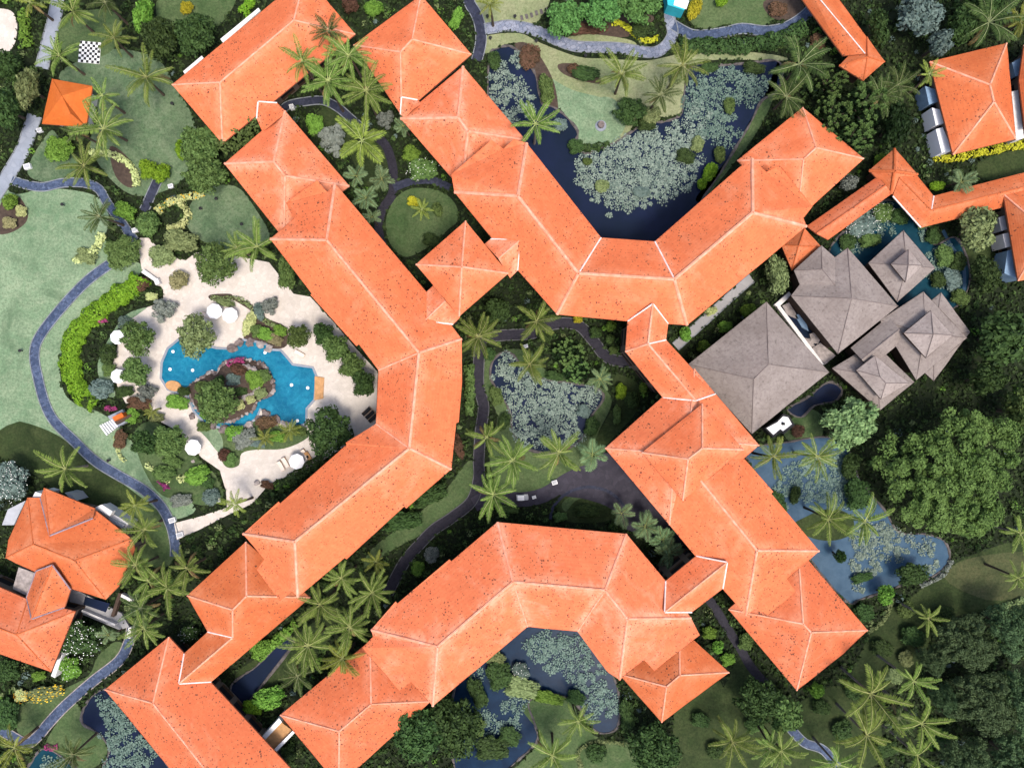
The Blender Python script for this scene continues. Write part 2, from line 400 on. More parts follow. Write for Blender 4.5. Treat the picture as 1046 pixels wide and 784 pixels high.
# ---------------------------------------------------------------- buildings
FOOT = []      # pixel footprints, kept free of ground cover
def parse(vs):
    out = {}
    for t in vs.split():
        k, c = t.split(':'); q = [float(x) for x in c.split(',')]
        out[k] = (q[0], q[1], q[2] if len(q) > 2 else 0.0)
    return out
def loop_of(faces):
    cnt = {}
    for f in faces:
        for i in range(len(f)):
            e = (f[i], f[(i + 1) % len(f)]); cnt[e] = cnt.get(e, 0) + 1
    nxt = {}
    und = {}
    for (a, b) in cnt: und[frozenset((a, b))] = und.get(frozenset((a, b)), 0) + cnt[(a, b)]
    be = [tuple(k) for k, v in und.items() if v == 1]
    adj = {}
    for a, b in be: adj.setdefault(a, []).append(b); adj.setdefault(b, []).append(a)
    if not be: return [], be
    start = be[0][0]; loop = [start]; prev = None; cur = start
    while True:
        c = [x for x in adj[cur] if x != prev]
        if not c: break
        n = c[0]
        if n == start or len(loop) > 200: break
        loop.append(n); prev, cur = cur, n
    return loop, be
def inset(poly, d):
    A = sum(poly[i][0] * poly[(i + 1) % len(poly)][1] - poly[(i + 1) % len(poly)][0] * poly[i][1] for i in range(len(poly)))
    if A < 0: poly = poly[::-1]
    P0 = [Vector((p[0], p[1])) for p in poly]
    # drop the small eave steps
    keep = []
    for i, p in enumerate(P0):
        if keep and (p - keep[-1]).length < 1.3: continue
        keep.append(p)
    P0 = keep; n = len(P0); out = []
    for i in range(n):
        a, b, c = P0[i - 1], P0[i], P0[(i + 1) % n]
        u = (b - a).normalized(); v = (c - b).normalized()
        n1 = Vector((-u.y, u.x)); n2 = Vector((-v.y, v.x))
        m = n1 + n2
        if m.length < 0.2: out.append(b + n1 * d); continue
        m = m.normalized(); k = d / max(0.5, m.dot(n1))
        out.append(b + m * k)
    return out
def roof_part(parent, ze, rise, vs, fs, ridges='', valleys='', mat='tile_salmon', cap='ridge_mortar', vmat='flashing',
              name='roof', wall='plaster', thick=0.32, wall_inset=None, capr=0.22, z0=0.0, wloop=None):
    capr *= 0.62
    if wall_inset is None: wall_inset = 2.3 if ze > 6.5 and rise > 3 else 0.9
    V = parse(vs); faces = [f.split() for f in fs.split('|')]
    key = list(V); idx = {k: i for i, k in enumerate(key)}
    P3 = [W(V[k][0], V[k][1], ze + rise * V[k][2]) for k in key]
    top = []
    for f in faces:
        poly = [P3[idx[k]] for k in f]
        flat = [Vector((p.x, p.y, 0)) for p in poly]
        for t in tessellate_polygon([flat]):
            ids = [idx[f[i]] for i in t]
            a, b, c = (P3[i] for i in ids)
            if (b - a).cross(c - a).z < 0: ids = ids[::-1]
            top.append(ids)
    loop, be = loop_of(faces)
    n = len(P3); verts = [p.copy() for p in P3] + [p - Vector((0, 0, thick)) for p in P3]
    F = []; mi = []; nb = len(verts)
    wear = [min(1.0, V[k][2]) for k in key] * 2
    segs = [(P3[idx[e.split('-')[0]]], P3[idx[e.split('-')[1]]]) for e in (ridges + ' ' + valleys).split()]
    for t in top:                                        # finely divided slopes carry height, closeness to a ridge, and a slight sag
        A, B, C = (P3[i] for i in t); wA, wB, wC = (wear[i] for i in t)
        N = int(min(36, max(2, math.ceil(max((A - B).length, (B - C).length, (C - A).length) / 1.1))))
        st = len(verts); row = {}
        for i in range(N + 1):
            for j in range(N + 1 - i):
                u, v = i / N, j / N; row[(i, j)] = st + len(row); verts.append(A * (1 - u - v) + B * u + C * v); wear.append(wA * (1 - u - v) + wB * u + wC * v)
        for i in range(N):
            for j in range(N - i):
                F.append([row[(i, j)], row[(i + 1, j)], row[(i, j + 1)]]); mi.append(0)
                if i + j < N - 1: F.append([row[(i + 1, j)], row[(i + 1, j + 1)], row[(i, j + 1)]]); mi.append(0)
    for t in top: F.append([i + n for i in t[::-1]]); mi.append(1)
    dire = set()
    for t in top:
        for i in range(3): dire.add((t[i], t[(i + 1) % 3]))
    for a, b in be:
        a, b = idx[a], idx[b]
        if (a, b) not in dire: a, b = b, a
        F.append([b, a, a + n, b + n]); mi.append(1)
    Vn = np.array([v[:] for v in verts]); dist = np.full(len(Vn), 9.0)
    for p, q in segs:
        p, q = np.array(p[:]), np.array(q[:]); d = q - p; tt = np.clip(((Vn - p) @ d) / (d @ d), 0, 1)
        dist = np.minimum(dist, np.linalg.norm(Vn - (p + tt[:, None] * d), axis=1))
    me = mesh(name, verts, F, [mat, 'fascia' if not mat.startswith('grey') else 'wood_dark'], mi)
    for nm_, val in (('wear', np.array(wear)), ('ridge', np.exp(-dist / 0.95))):
        me.attributes.new(nm_, 'FLOAT', 'POINT').data.foreach_set('value', val.astype(np.float32))
    co = Vn.copy(); co[nb:, 2] += 0.03 * (np.sin(co[nb:, 0] * 0.9 + co[nb:, 1] * 0.4) + np.sin(co[nb:, 1] * 1.1 - co[nb:, 0] * 0.35) - 1.4)
    me.vertices.foreach_set('co', co.reshape(-1).astype(np.float32)); me.update()
    ro = link(name, me, parent)
    for lst, nm, mt, rad in ((ridges, 'ridge_cap', cap, capr), (valleys, 'flashing', vmat, 0.125)):
        for e in lst.split():
            a, b = e.split('-'); p, q = P3[idx[a]], P3[idx[b]]; dd = (q - p).normalized()
            MB().tube([p + dd * 0.05 - Vector((0, 0, rad * 0.5)), q - dd * 0.05 - Vector((0, 0, rad * 0.5))], [rad * 1.12, rad * 1.12], 7).build(nm, mt, ro)
    poly = [P3[idx[k]] for k in loop]
    FOOT.append([V[k][:2] for k in loop])
    if wall and len(poly) > 2:
        wl = [k for k in loop if k[0].isupper() or k in ('p2', 'p6', 'u2', 'a', 'b')] if len(loop) > 12 else loop
        w = inset([(P3[idx[k]].x, P3[idx[k]].y) for k in wl], wall_inset)
        MB().prism([(p.x, p.y) for p in w], z0, ze + 0.12).build('wall', wall, parent)
    return ro
def building(name, label, cat, roofs, group=None):
    r0 = parse(roofs[0]['vs']); c = W(sum(v[0] for v in r0.values()) / len(r0), sum(v[1] for v in r0.values()) / len(r0), 0)
    t = thing(name, label, cat, (0, 0, 0), 0, group)
    for r in roofs: roof_part(t, **r)
    t.location = c; t.location.z = 0
    for ch in t.children: ch.location = ch.location - c
    return t
HIP = "W S J1|S E J2 J1|E N J2|N W J1 J2"; HIPR = "W-J1 S-J1 E-J2 N-J2 J1-J2"
G_P = 'tiled pavilions of the hotel'; G_W = 'long tiled wings of the hotel'; G_C = 'small linking roofs'
def hip(name, label, vs, ze, rise, mat, group=G_P, cat='pavilion', **k):
    return building(name, label, cat, [dict(ze=ze, rise=rise, vs=vs, fs=HIP, ridges=HIPR, mat=mat, **k)], group)
def swap(vs):  return vs

hip('pavilion', 'hip-roofed orange pavilion at the top left with palm fronds reaching over its right half',
    "W:175.5,86.5 S:227,146.6 E:363,35 N:312,-25 J1:224.5,84,1 J2:300,20.6,1", 6.6, 3.3, 'tile_salmon')
building('pavilion', 'square pale-washed pavilion roof between the top left pavilion and the pool-side wing', 'pavilion',
    [dict(ze=6.6, rise=3.30, vs="N:291,113 W:229,167 S:290,244 E:357,190 J1:279.5,165,1 J2:291,179.5,1", fs="N W J1|W S J2 J1|S E J2|E N J1 J2",
          ridges="N-J1 W-J1 J1-J2 S-J2 E-J2", mat='tile_washed', capr=0.32)], G_P)
building('connecting_roof', 'tiny orange link roof with white flashings beside the clipped hedge at top left', 'link roof',
    [dict(ze=6.6, rise=1.35, vs="a:283,105 b:293,115 c:268,135 d:262,121 r1:263.5,103.5,1 r2:280,125,1", fs="r1 a b r2|r1 r2 c d", ridges="", valleys="r1-a r1-d", mat='tile_salmon')], G_C)
building('hotel_wing', 'long orange wing bending round the swimming pool on the left of the courtyard', 'hotel wing',
    [dict(ze=12.0, rise=4.2, vs="""N:342,187 e1:334,196 e2:324,184 e3:292,207 e4:300,223 p1:435.5,298 p2:471.6,346 p3:472,390 p4:468.6,431 p5:466,432 p6:461,479 p7:415,519 p7b:413,517 p8:354,571 p8b:352,569.5 S:304,610
 n1:298,604 n2:286,613.5 n3:262,582 n4:270,571 Wc:248,545 q2:284.5,512 q2b:286,514 q3:354,454 q3b:353,452 V:384,432.6 u2:386.5,378 s1b:366.5,351.5 s1:364,353.5 s2:317,301 s2b:318.5,300 W0:276,244
 J1:333.5,245,1 J2:428,360,1 J3:418,457.6,1 J4:301,553,1""",
     fs="N e1 e2 e3 e4 W0 J1|N J1 J2 p2 p1|W0 s2b s2 s1 s1b u2 J2 J1|p2 J2 J3 p6 p5 p4 p3|u2 V J3 J2|p6 J3 J4 S p8b p8 p7b p7|V q3b q3 q2b q2 Wc J4 J3|Wc n4 n3 n2 n1 S J4",
     ridges="J1-J2 J2-J3 J3-J4 N-J1 W0-J1 p2-J2 p6-J3 Wc-J4 S-J4", valleys="V-J3 u2-J2", vmat='ridge_mortar', capr=0.36)], G_W)
building('pavilion', 'orange stepped roof tucked under the lower end of the pool-side wing', 'pavilion',
    [dict(ze=6.6, rise=3.30, vs="W:191,608 a:212,645 c:188,667 t:182.5,698,0.62 e:216,696 E:317,610 N:251,553 J:251.7,608.5,1 A:237.5,622.7,1 B:237.5,651,0.62",
     fs="W A B a|W N J A|N E J|E e t B A J|a B t c", ridges="A-J W-A N-J E-J A-B B-t", valleys="c-t t-e a-B", mat='tile_orange', capr=0.24)], G_P)
building('pavilion', 'long orange hip roof running off the bottom edge beside the curving blue path', 'pavilion',
    [dict(ze=6.6, rise=3.30, vs="N:172.4,650 W:107,704 S:237,862 E:302,790 J1:156,718,1 J2:236,819,1", fs="N W J1|W S J2 J1|S E J2|E N J1 J2",
     ridges="N-J1 W-J1 J1-J2 S-J2 E-J2", mat='tile_speckled')], G_P)
building('pavilion', 'speckled dark-orange hip roof at the bottom between the palms and a round dark tree', 'pavilion',
    [dict(ze=6.6, rise=3.30, vs="W:286,730 N:378,654 E:440,716 S:346,802 J1:346.5,746.6,1 J2:379,719,1", fs="W S J1|S E J2 J1|E N J2|N W J1 J2",
     ridges="W-J1 S-J1 J1-J2 N-J2 E-J2", mat='tile_speckled')], G_P)
building('hotel_wing', 'speckled arched orange wing along the bottom, wrapped round the lower lily pond', 'hotel wing',
    [dict(ze=12.0, rise=4.2, vs="""W:379,643 i1:381,650 i2:370,661.5 i3:408,705 i4:420,696 S:442,721 V1:539,640 V2:590,644.7 k1:619,684 k2:622,687 T:633,694
 m1:637.5,690 m2:658,674 m3:668.5,684.7 m4:715,648.5 E:706,631 K:680,593 O2:640,545 O1:508,533 w1:459,571 w1b:461,573 w2:406,616 w2b:404,614
 J1:447,660,1 J2:524,594,1 J3:618,602.6,1 J4:641,631.8,1""",
     fs="W i1 i2 i3 i4 S J1|W J1 J2 O1 w1b w1 w2 w2b|S V1 J2 J1|O1 J2 J3 O2|V1 V2 J3 J2|O2 J3 J4 E K|V2 k1 k2 T J4 J3|T m1 m2 m3 m4 E J4",
     ridges="J1-J2 J2-J3 J3-J4 W-J1 S-J1 O1-J2 O2-J3 T-J4 E-J4", valleys="V1-J2 V2-J3", vmat='ridge_mortar', mat='tile_washed', capr=0.34)], G_W)
building('connecting_roof', 'gabled orange link roof joining the arched bottom wing to the wing with the raised cupola', 'link roof',
    [dict(ze=12.0, rise=2.3, vs="a:680,593 b:711,567.5 c:738.5,601 d:707,625 r1:679,625,1 r2:743,574,1", fs="a r1 r2 b|r1 d c r2", ridges="r1-r2", valleys="a-r1 r1-d b-r2 c-r2", mat='tile_salmon', capr=0.2)], G_C)
building('pavilion', 'small bright orange low roof poking out below the right end of the arched bottom wing', 'pavilion',
    [dict(ze=6.6, rise=3.20, vs="W:632,688 S:676,737.5 E:745,686.5 N:694,640 J1:681,701,1 J2:694.5,689.5,1", fs="W S J1|S E J2 J1|E N J2|N W J1 J2",
     ridges="W-J1 S-J1 J1-J2 E-J2 N-J2", mat='tile_orange')], G_P)
building('pavilion', 'large square orange pavilion carrying a raised cupola roof, right of the courtyard', 'pavilion',
    [dict(ze=12.0, rise=4.7, vs="N:709.4,376.3 W:618,457.6 S:684,536 E:775.6,454.5 r1:704,449,1 r2:689,463,1", fs="W N r1 r2|N E r1|E S r2 r1|S W r2", ridges="W-r2 N-r1 E-r1 S-r2", mat='tile_washed'),
     dict(ze=15.3, rise=3.4, vs="N:717.5,412 W:655.5,462 S:697.6,511 E:760,459 J1:717.5,457.6,1 J2:703,468.7,1", fs="N W J2 J1|W S J2|S E J1 J2|E N J1",
          ridges="N-J1 W-J2 S-J2 E-J1 J1-J2", mat='tile_salmon', name='cupola_roof', wall='plaster', wall_inset=1.2, z0=12.5)], G_P)
building('hotel_wing', 'short orange wing running from the cupola roof down to the bottom right pavilion', 'hotel wing',
    [dict(ze=11.95, rise=3.7, vs="a:736,439 a0:761,469 a2:790,502 a3:788,504 E:837,562.5 b1:804,591 b2:813,604 b3:785,628 b4:771,622 S:762,628 s1:738,601 b:659,506 r:699,470,1 J:773.5,562,1",
     fs="a a0 a2 a3 E J r|r J S s1 b|E b1 b2 b3 b4 S J", ridges="r-J E-J S-J", mat='tile_salmon', capr=0.3)], G_W)
building('pavilion', 'square orange pavilion roof at the lower right, its corner pointing down at the palm lawn', 'pavilion',
    [dict(ze=6.6, rise=3.30, vs="N:815,559 W:744,622 S:814,705 s2:862,667 s1:864,665 E:886.6,643.5 J1:820.6,636.9,1 J2:828.8,645.7,1", fs="N W J1|W S J2 J1|S s2 s1 E J2|E N J1 J2",
     ridges="N-J1 W-J1 J1-J2 S-J2 E-J2", mat='tile_speckled')], G_P)
building('connecting_roof', 'kinked orange link roof between the top wing and the cupola roof', 'link roof',
    [dict(ze=12.0, rise=2.4, vs="a:641,328 b:638.7,359 c:677,406 e:731,402 g:680.5,347 h:682.6,330.5 r1:667,310,1 r2:662,351,1 r3:711,409,1",
     fs="a r1 r2 b|r1 h g r2|b r2 r3 c|r2 g e r3", ridges="r1-r2 r2-r3 b-r2", valleys="a-r1 h-r1 c-r3 e-r3 g-r2", mat='tile_salmon', capr=0.26)], G_C)
building('hotel_wing', 'V-shaped orange wing at the top folded round the big lily pond', 'hotel wing',
    [dict(ze=12.0, rise=4.2, vs="""N:538,146 e1:525,142 e2:514,152 e3:502,143 e4:461,178 W:464,196 s3:529,276 X:569,321 a:641,328 Y:702,332 E:824,231 c4:821,222.5 c3:830,211 c2:796.5,169 c1:783,175.6
 N2:768.7,162 n0:755,171 V2:669,246.5 V1:614,242.5 J0:529,200,1 J1:591,279,1 J2:689,285,1 J3:769,217,1""",
     fs="N e1 e2 e3 e4 W J0|W s3 X J1 J0|N J0 J1 V1|X a Y J2 J1|V1 J1 J2 V2|Y E J3 J2|V2 J2 J3 N2 n0|N2 c1 c2 c3 c4 E J3",
     ridges="J0-J1 J1-J2 J2-J3 N-J0 W-J0 X-J1 Y-J2 N2-J3 E-J3", valleys="V1-J1 V2-J2", capr=0.42)], G_W)
building('pavilion', 'pale-washed orange pavilion at the upper left end of the V-shaped top wing', 'pavilion',
    [dict(ze=6.6, rise=3.3, vs="N:473,67.6 W:409,121 S:472,194 E:537,143 J1:468,120,1 J2:478,134,1", fs="N W J1|W S J2 J1|S E J2|E N J1 J2",
     ridges="N-J1 W-J1 J1-J2 S-J2 E-J2", mat='tile_washed', capr=0.4)], G_P)
building('pavilion', 'orange square pavilion cut by the top edge of the photo, left of the pebble path', 'pavilion',
    [dict(ze=6.6, rise=3.3, vs="N:430,-5 W:361,46 S:410,118 E:481.5,55.5 J1:421,40,1 J2:409,53,1", fs="N W J2 J1|W S J2|S E J1 J2|E N J1",
     ridges="N-J1 W-J2 J1-J2 S-J2 E-J1", mat='tile_salmon')], G_P)
building('connecting_roof', 'tiny washed-orange link roof beside the palms at the top with a white angled flashing', 'link roof',
    [dict(ze=6.6, rise=1.3, vs="a:426.5,102 b:431,106 c:414,121 d:409,117 r1:410,99,1 r2:421.5,112,1", fs="r1 a b r2|r1 r2 c d", valleys="r1-a r1-d", mat='tile_washed')], G_C)
building('pavilion', 'small square pyramid roof standing between the pool-side wing and the top wing', 'pavilion',
    [dict(ze=13.9, rise=3.4, vs="N:475.5,225.5 W:424.7,270 S:469,323 E:519.4,279 A:471.7,272.5,1", fs="N W A|W S A|S E A|E N A", ridges="N-A W-A S-A E-A", capr=0.24)], G_P)
building('connecting_roof', 'little washed link roof between the small pyramid roof and the pool-side wing', 'link roof',
    [dict(ze=12.0, rise=1.6, vs="a:434.5,299 b:443,291 c:463,331 d:470,324 r1:433,328,1 r2:455,307,1", fs="a r1 r2 b|r1 c d r2", ridges="r1-r2", valleys="a-r1 r1-c", mat='tile_washed', capr=0.18)], G_C)
building('connecting_roof', 'little washed link roof between the small pyramid roof and the V-shaped top wing', 'link roof',
    [dict(ze=12.0, rise=1.7, vs="a:501,244 b:495,249 c:529,276 d:521,284 r1:531.6,244.6,1 r2:509,264,1", fs="a r1 r2 b|r1 c d r2", ridges="r1-r2", valleys="a-r1 r1-c", mat='tile_washed', capr=0.18)], G_C)
building('pavilion', 'red-orange pavilion at the upper right end of the V-shaped top wing, by the dark grove', 'pavilion',
    [dict(ze=6.6, rise=3.3, vs="N:820,109.6 W:753,164 S:814,225 E:882.6,162 J1:833.8,150.7,1 J2:821,162.5,1", fs="N W J2 J1|W S J2|S E J1 J2|E N J1",
     ridges="N-J1 W-J2 J1-J2 S-J2 E-J1", mat='tile_salmon')], G_P)
# ---- covered walkways and gazebos on the right
building('walkway_roof', 'narrow orange walkway roof slanting in from the top edge', 'covered walkway',
    [dict(ze=4, rise=1.7, vs="a:808,-16 b:861,57 c:893.5,49 d:846,-16 r1:825,-16,1 r2:884,55,1", fs="a b r2 r1|r1 r2 c d", ridges="r1-r2", mat='tile_orange', cap='flashing', capr=0.14, wall=None)], 'covered walkways')
building('gazebo', 'small cross-hipped orange gazebo ending the walkway roof near the top edge', 'gazebo',
    [dict(ze=4.1, rise=2.0, vs="N:886,38 W:857,67 S:882,82.6 E:904,63 A:886.5,58,1", fs="N W A|W S A|S E A|E N A", ridges="N-A W-A S-A E-A", mat='tile_orange', cap='tile_orange', wall='wood_dark', capr=0.2)], 'gazebos')
building('gazebo', 'mossy orange gazebo with crossed ridges where three covered walkways meet', 'gazebo',
    [dict(ze=4.2, rise=2.2, vs="N:914,151.5 W:888,174 S:910.5,198 E:937.5,178 A:914,174.6,1", fs="N W A|W S A|S E A|E N A", ridges="N-A W-A S-A E-A", mat='tile_orange', cap='tile_orange', wall='wood_dark', capr=0.4)], 'gazebos')
building('walkway_roof', 'orange walkway roof with a grey frangipani beside it, sloping down from the gazebo to the grey roofs', 'covered walkway',
    [dict(ze=4, rise=1.4, vs="a:897,180 b:824,231 c:846,245 d:911,198 r1:905,189,1 r2:834,238.5,1", fs="a r1 r2 b|r1 d c r2", ridges="r1-r2", mat='tile_speckled', cap='tile_speckled', wall=None)], 'covered walkways')
building('gazebo', 'small orange hipped porch between the V-shaped wing and the grey shingle roofs', 'gazebo',
    [dict(ze=4.15, rise=1.6, vs="N:822,233 W:798,250 S:809,276 E:839,252 A:816,251,1", fs="N W A|W S A|S E A|E N A", ridges="N-A W-A S-A E-A", mat='tile_orange', cap='tile_orange', wall='wood_dark', capr=0.18)], 'gazebos')
building('walkway_roof', 'dark orange walkway roof that turns a corner and runs off the right edge', 'covered walkway',
    [dict(ze=4, rise=1.5, vs="a:936,178 b:954,200 c:1070,170 d:1070,201 d2:1024,212 e:941,232.5 f:912,200 r1:919,181,1 r2:951.5,214.4,1 r3:1070,185,1", fs="r1 a b r2|f r1 r2 e|b c r3 r2|r2 r3 d d2 e",
     ridges="r1-r2 r2-r3", valleys="f-e b-r2 ", mat='tile_orange', cap='tile_orange', wall=None, capr=0.2)], 'covered walkways')
building('villa', 'orange hip-roofed villa at the upper right with a yellow hedge below it', 'villa',
    [dict(ze=5, rise=3.2, vs="N:1028.5,44 W:949.5,63 S:973.5,158 E:1038,142 J1:1011.5,86.5,1 J2:1015.6,104,1", fs="N W J1|W S J2 J1|S E J2|E N J1 J2",
     ridges="N-J1 W-J1 J1-J2 S-J2 E-J2", mat='tile_orange', capr=0.26)], 'orange villas')
building('villa', 'sliver of an orange villa roof cut by the right edge behind white panels', 'villa',
    [dict(ze=5, rise=3.0, vs="N:1046,46 W:1041,82 S:1047,132 E:1110,120 F:1105,40 J1:1070,70,1 J2:1072,100,1", fs="N W S J2 J1|S E J2|E F J1 J2|F N J1", ridges="J1-J2 N-J1 S-J2", mat='tile_orange')], 'orange villas')
building('villa', 'orange villa roof cut by the right edge below the walkway, white terraces on its left', 'villa',
    [dict(ze=5, rise=3.0, vs="N:1025,198 W:1040,287 S:1105,276 E:1092,180 J1:1058,226,1 J2:1064,244,1", fs="N W J2 J1|W S J2|S E J1 J2|E N J1", ridges="N-J1 W-J2 J1-J2", mat='tile_orange')], 'orange villas')
building('kiosk', 'small plain bright orange roof beside the grey path at the top left', 'kiosk',
    [dict(ze=3.4, rise=2.0, vs="N:53,80.5 W:42.6,126.5 S:88,130 E:94.5,88 J1:63,98,1 J2:72,116,1", fs="N W J2 J1|W S J2|S E J1 J2|E N J1", ridges="N-J1 J1-J2 S-J2", mat='tile_new', cap='tile_new', capr=0.12, wall='plaster_white')])
# ---- grey shingle roofs
def grey(vs, fs, ze, rise, ridges='', **k): return dict(ze=ze, rise=rise, vs=vs, fs=fs, ridges=ridges, mat='grey_shingle_pale' if k.get('name') == 'raised_roof' else 'grey_shingle', cap='shingle_cap', capr=0.11, wall=k.pop('wall', 'wood_dark'), **k)
GG = 'grey shingle roofs'
building('restaurant_hall', 'largest grey shingle hall with a stepped porch, in the middle of the grey roofs', 'hall',
    [grey("b2:866,253 E:917.5,312.5 S:856,361.5 W:808,302 w1:817,290.5 w2:811,276 N:839,250.5 b1:853,262.6 A:870,304.7,1 J:840,275,0.5 K:853,291,0.5",
          "b2 E A|E S A|S W A|W w1 K b1 b2 A|w2 N J|N b1 K J|w2 J K w1", 5.5, 3.8, "b2-A E-A S-A W-A N-J J-K w2-J")], GG)
building('restaurant_hall', 'plain grey shingle hall closest to the courtyard, next to the cupola roof', 'hall',
    [grey("W:703,372 N:783,308 E:847,380 S:768,443 J1:785,372,1 J2:770,387,1", "N W J2 J1|W S J2|S E J1 J2|E N J1", 5.5, 4.0, "N-J1 W-J2 S-J2 E-J1 J1-J2")], GG)
building('restaurant_hall', 'small square grey shingle roof with a raised cap, surrounded by teal water', 'hall',
    [grey("N:923,235 W:887,268.6 S:916.7,308.6 E:955.4,273.7 A:926,271,1", "N W A|W S A|S E A|E N A", 4.6, 2.1, "N-A W-A S-A E-A"),
     grey("N:928,254.6 W:910,269.7 S:925,288 E:942.5,271 A:928,270.5,1", "N W A|W S A|S E A|E N A", 7.0, 1.9, "N-A W-A S-A E-A", name='raised_roof', z0=5.5, wall_inset=0.5)], GG)
building('restaurant_hall', 'two-tier grey shingle roof farthest right of the grey roofs, one pyramid above another', 'hall',
    [grey("N:943.4,297.7 W:899,327 S:936,388 E:988,345 A:945,340,1", "N W A|W S A|S E A|E N A", 4.6, 2.1, "N-A W-A S-A E-A"),
     grey("N:961.5,298.5 W:905,345 S:954,389 E:991,339 A:954,343,1", "N W A|W S A|S E A|E N A", 3.7, 1.9, "N-A E-A S-A", name='lower_roof', wall=None),
     grey("N:951,317 W:923,340 S:946,365.5 E:973,342 A:953.6,341,1", "N W A|W S A|S E A|E N A", 7.2, 2.1, "N-A W-A S-A E-A", name='raised_roof', z0=5.5, wall_inset=0.5)], GG)
building('restaurant_hall', 'two-tier grey shingle roof lowest of the grey roofs, beside the bushy light green tree', 'hall',
    [grey("N:893,350 W:850,376 S:899,419 E:934,390 A:896,384,1", "N W A|W S A|S E A|E N A", 4.2, 1.9, "N-A W-A S-A E-A"),
     grey("N:893.6,363 W:874.5,378 S:900,407.5 E:929,391 J1:899,384.5,1 J2:905,391,1", "N W J1|W S J2 J1|S E J2|E N J1 J2", 6.6, 1.7, "N-J1 W-J1 S-J2 E-J2 J1-J2", name='raised_roof', z0=5.0, wall_inset=0.5)], GG)
building('connecting_roof', 'grey shingle gable linking the largest grey hall with the two-tier grey roofs', 'link roof',
    [grey("a:869,355 b:908,323 c:925,345 d:889,376 r1:880,367,1 r2:919,336,1", "a r1 r2 b|r1 d c r2", 4.6, 1.7, "r1-r2")], GG)
# ---- left villa
building('villa', 'rambling orange villa with dark lead valleys at the left edge', 'villa',
    [dict(ze=5.5, rise=3.2, vs="L:28,508 K:8.4,551.5 X:5.6,569.5 I:16.8,575.3 H:36.5,584.3 F:71.5,601 E:108,612 D:121,599 C2:138,561 C:134.6,550 B:95.3,519.3 Mm:42,508 j1:33.6,555.7,1 j2:76.3,572.5,1",
       fs="L K X j1|X I H F E j2 j1|L j1 j2 C B Mm|j2 C C2 D E", ridges="L-j1 j1-X j1-j2 j2-C j2-E", mat='tile_orange', capr=0.17, cap='tile_orange'),
     dict(ze=5.5, rise=3.2, vs="A:45,498,0.3 Mm:41,508,0.02 g:50.5,547,0.98 B:97,519,0.02 B2:95,529,0.42", fs="A Mm g|A g B2 B", ridges="A-g", valleys="Mm-g g-B2", vmat='lead', mat='tile_orange', cap='tile_orange', capr=0.2, wall=None, name='dormer_roof'),
     dict(ze=5.6, rise=3.2, vs="G:53.3,576.7,0.85 T:32,632,0.85 L1:27,610 H:36.5,583,0.2 F:72,602,0.1 R1:66,620", fs="G T L1 H|G F R1 T", ridges="G-T", valleys="H-G H-L1 G-F R1-T L1-T", vmat='lead', mat='tile_orange', cap='tile_orange', capr=0.2, wall=None, name='link_roof'),
     dict(ze=5.5, rise=3.2, vs="a:-45,580 b:28,611.8 c:77,624 d:52,686 e:-45,652 j:16.8,648,1 j0:-40,628,1", fs="a b j j0|b c j|c d j|d e j0 j", ridges="c-j d-j j-j0 b-j", mat='tile_speckled', cap='tile_orange', capr=0.17, name='lower_roof')], 'orange villas')
def P2(s): return [W(*q) for q in P(s)]
def slab_thing(name, label, cat, parts, group=None):
    """parts: (name, pixel polygon, z0, z1, material)"""
    c = W(*P(parts[0][1])[0], 0); t = thing(name, label, cat, c, 0, group)
    for nm, poly, z0, z1, mt in parts:
        FOOT.append(P(poly))
        pp = [W(q[0], q[1], z1) for q in P(poly)]
        m = MB().prism([(p.x - c.x, p.y - c.y) for p in pp], z0, z1); m.build(nm, mt, t)
    return t
slab_thing('terrace', 'white walled terrace on the upper right corner of the rambling villa', 'terrace',
    [('floor_slab', "97,520 102,516 131,534 127,542", 0.0, 3.2, 'plaster_white'), ('parapet', "97,518 104,515 115,522 112,527", 3.25, 4.3, 'plaster_white'), ('planter', "112,529 127,536 125,539 111,532", 3.25, 3.9, 'metal_grey'), ('parapet', "66,503 72,504 78,511 72,509", 0, 3.6, 'metal_grey')])
slab_thing('terrace', 'pale terrace with a dark plunge pool in front of the rambling villa', 'terrace',
    [('floor_slab', "70,603 74,600 124,626 132,640 122,643 72,622", 0.0, 0.5, 'concrete_pale'), ('plunge_pool', "87,609 112,616 108,625 85,617", 0.0, 0.56, 'pond_navy'),
     ('parapet', "121,605 124,606 116,630 113,629", 0.5, 1.5, 'wood_dark'), ('parapet', "124,606 135,612 134,615 123,609", 0.5, 1.4, 'plaster_white'), ('parapet', "76,619 118,637 117,639 75,621", 0.5, 1.3, 'plaster_white'), ('parapet', "131,641 134,640 133,652 129,651", 0.0, 1.2, 'plaster_white')])
slab_thing('patio', 'small sunlit stone patio sunk between two roofs of the rambling villa', 'patio', [('floor_slab', "19,579 36,585 27,608 13,601", 0.0, 4.0, 'rock_pale')])
slab_thing('garden_wall', 'white plaster wall beside the lower corner of the rambling villa', 'wall', [('wall', "52,690 61,666 64,668 56,692", 0, 2.2, 'plaster_white')])
slab_thing('terrace', 'pale roof terrace among white blossom trees above the rambling villa', 'terrace', [('floor_slab', "8,520 26,511 14,536 2,536", 0, 4.5, 'metal_grey'), ('parapet', "36,502 43,504 40,511 33,508", 0, 5.0, 'plaster_white')])
slab_thing('terrace', 'white and glass terraces stepping along the left side of the upper right villa', 'terrace',
    [('glass_screen', "945,88 955,91 958,104 949,107", 0, 3.3, 'glass_blue'), ('balcony', "952,110 960,112 964,126 956,128", 0, 3.4, 'white_cloth'), ('balcony', "956,132 963,130 973,154 962,156", 0, 3.4, 'white_cloth')])
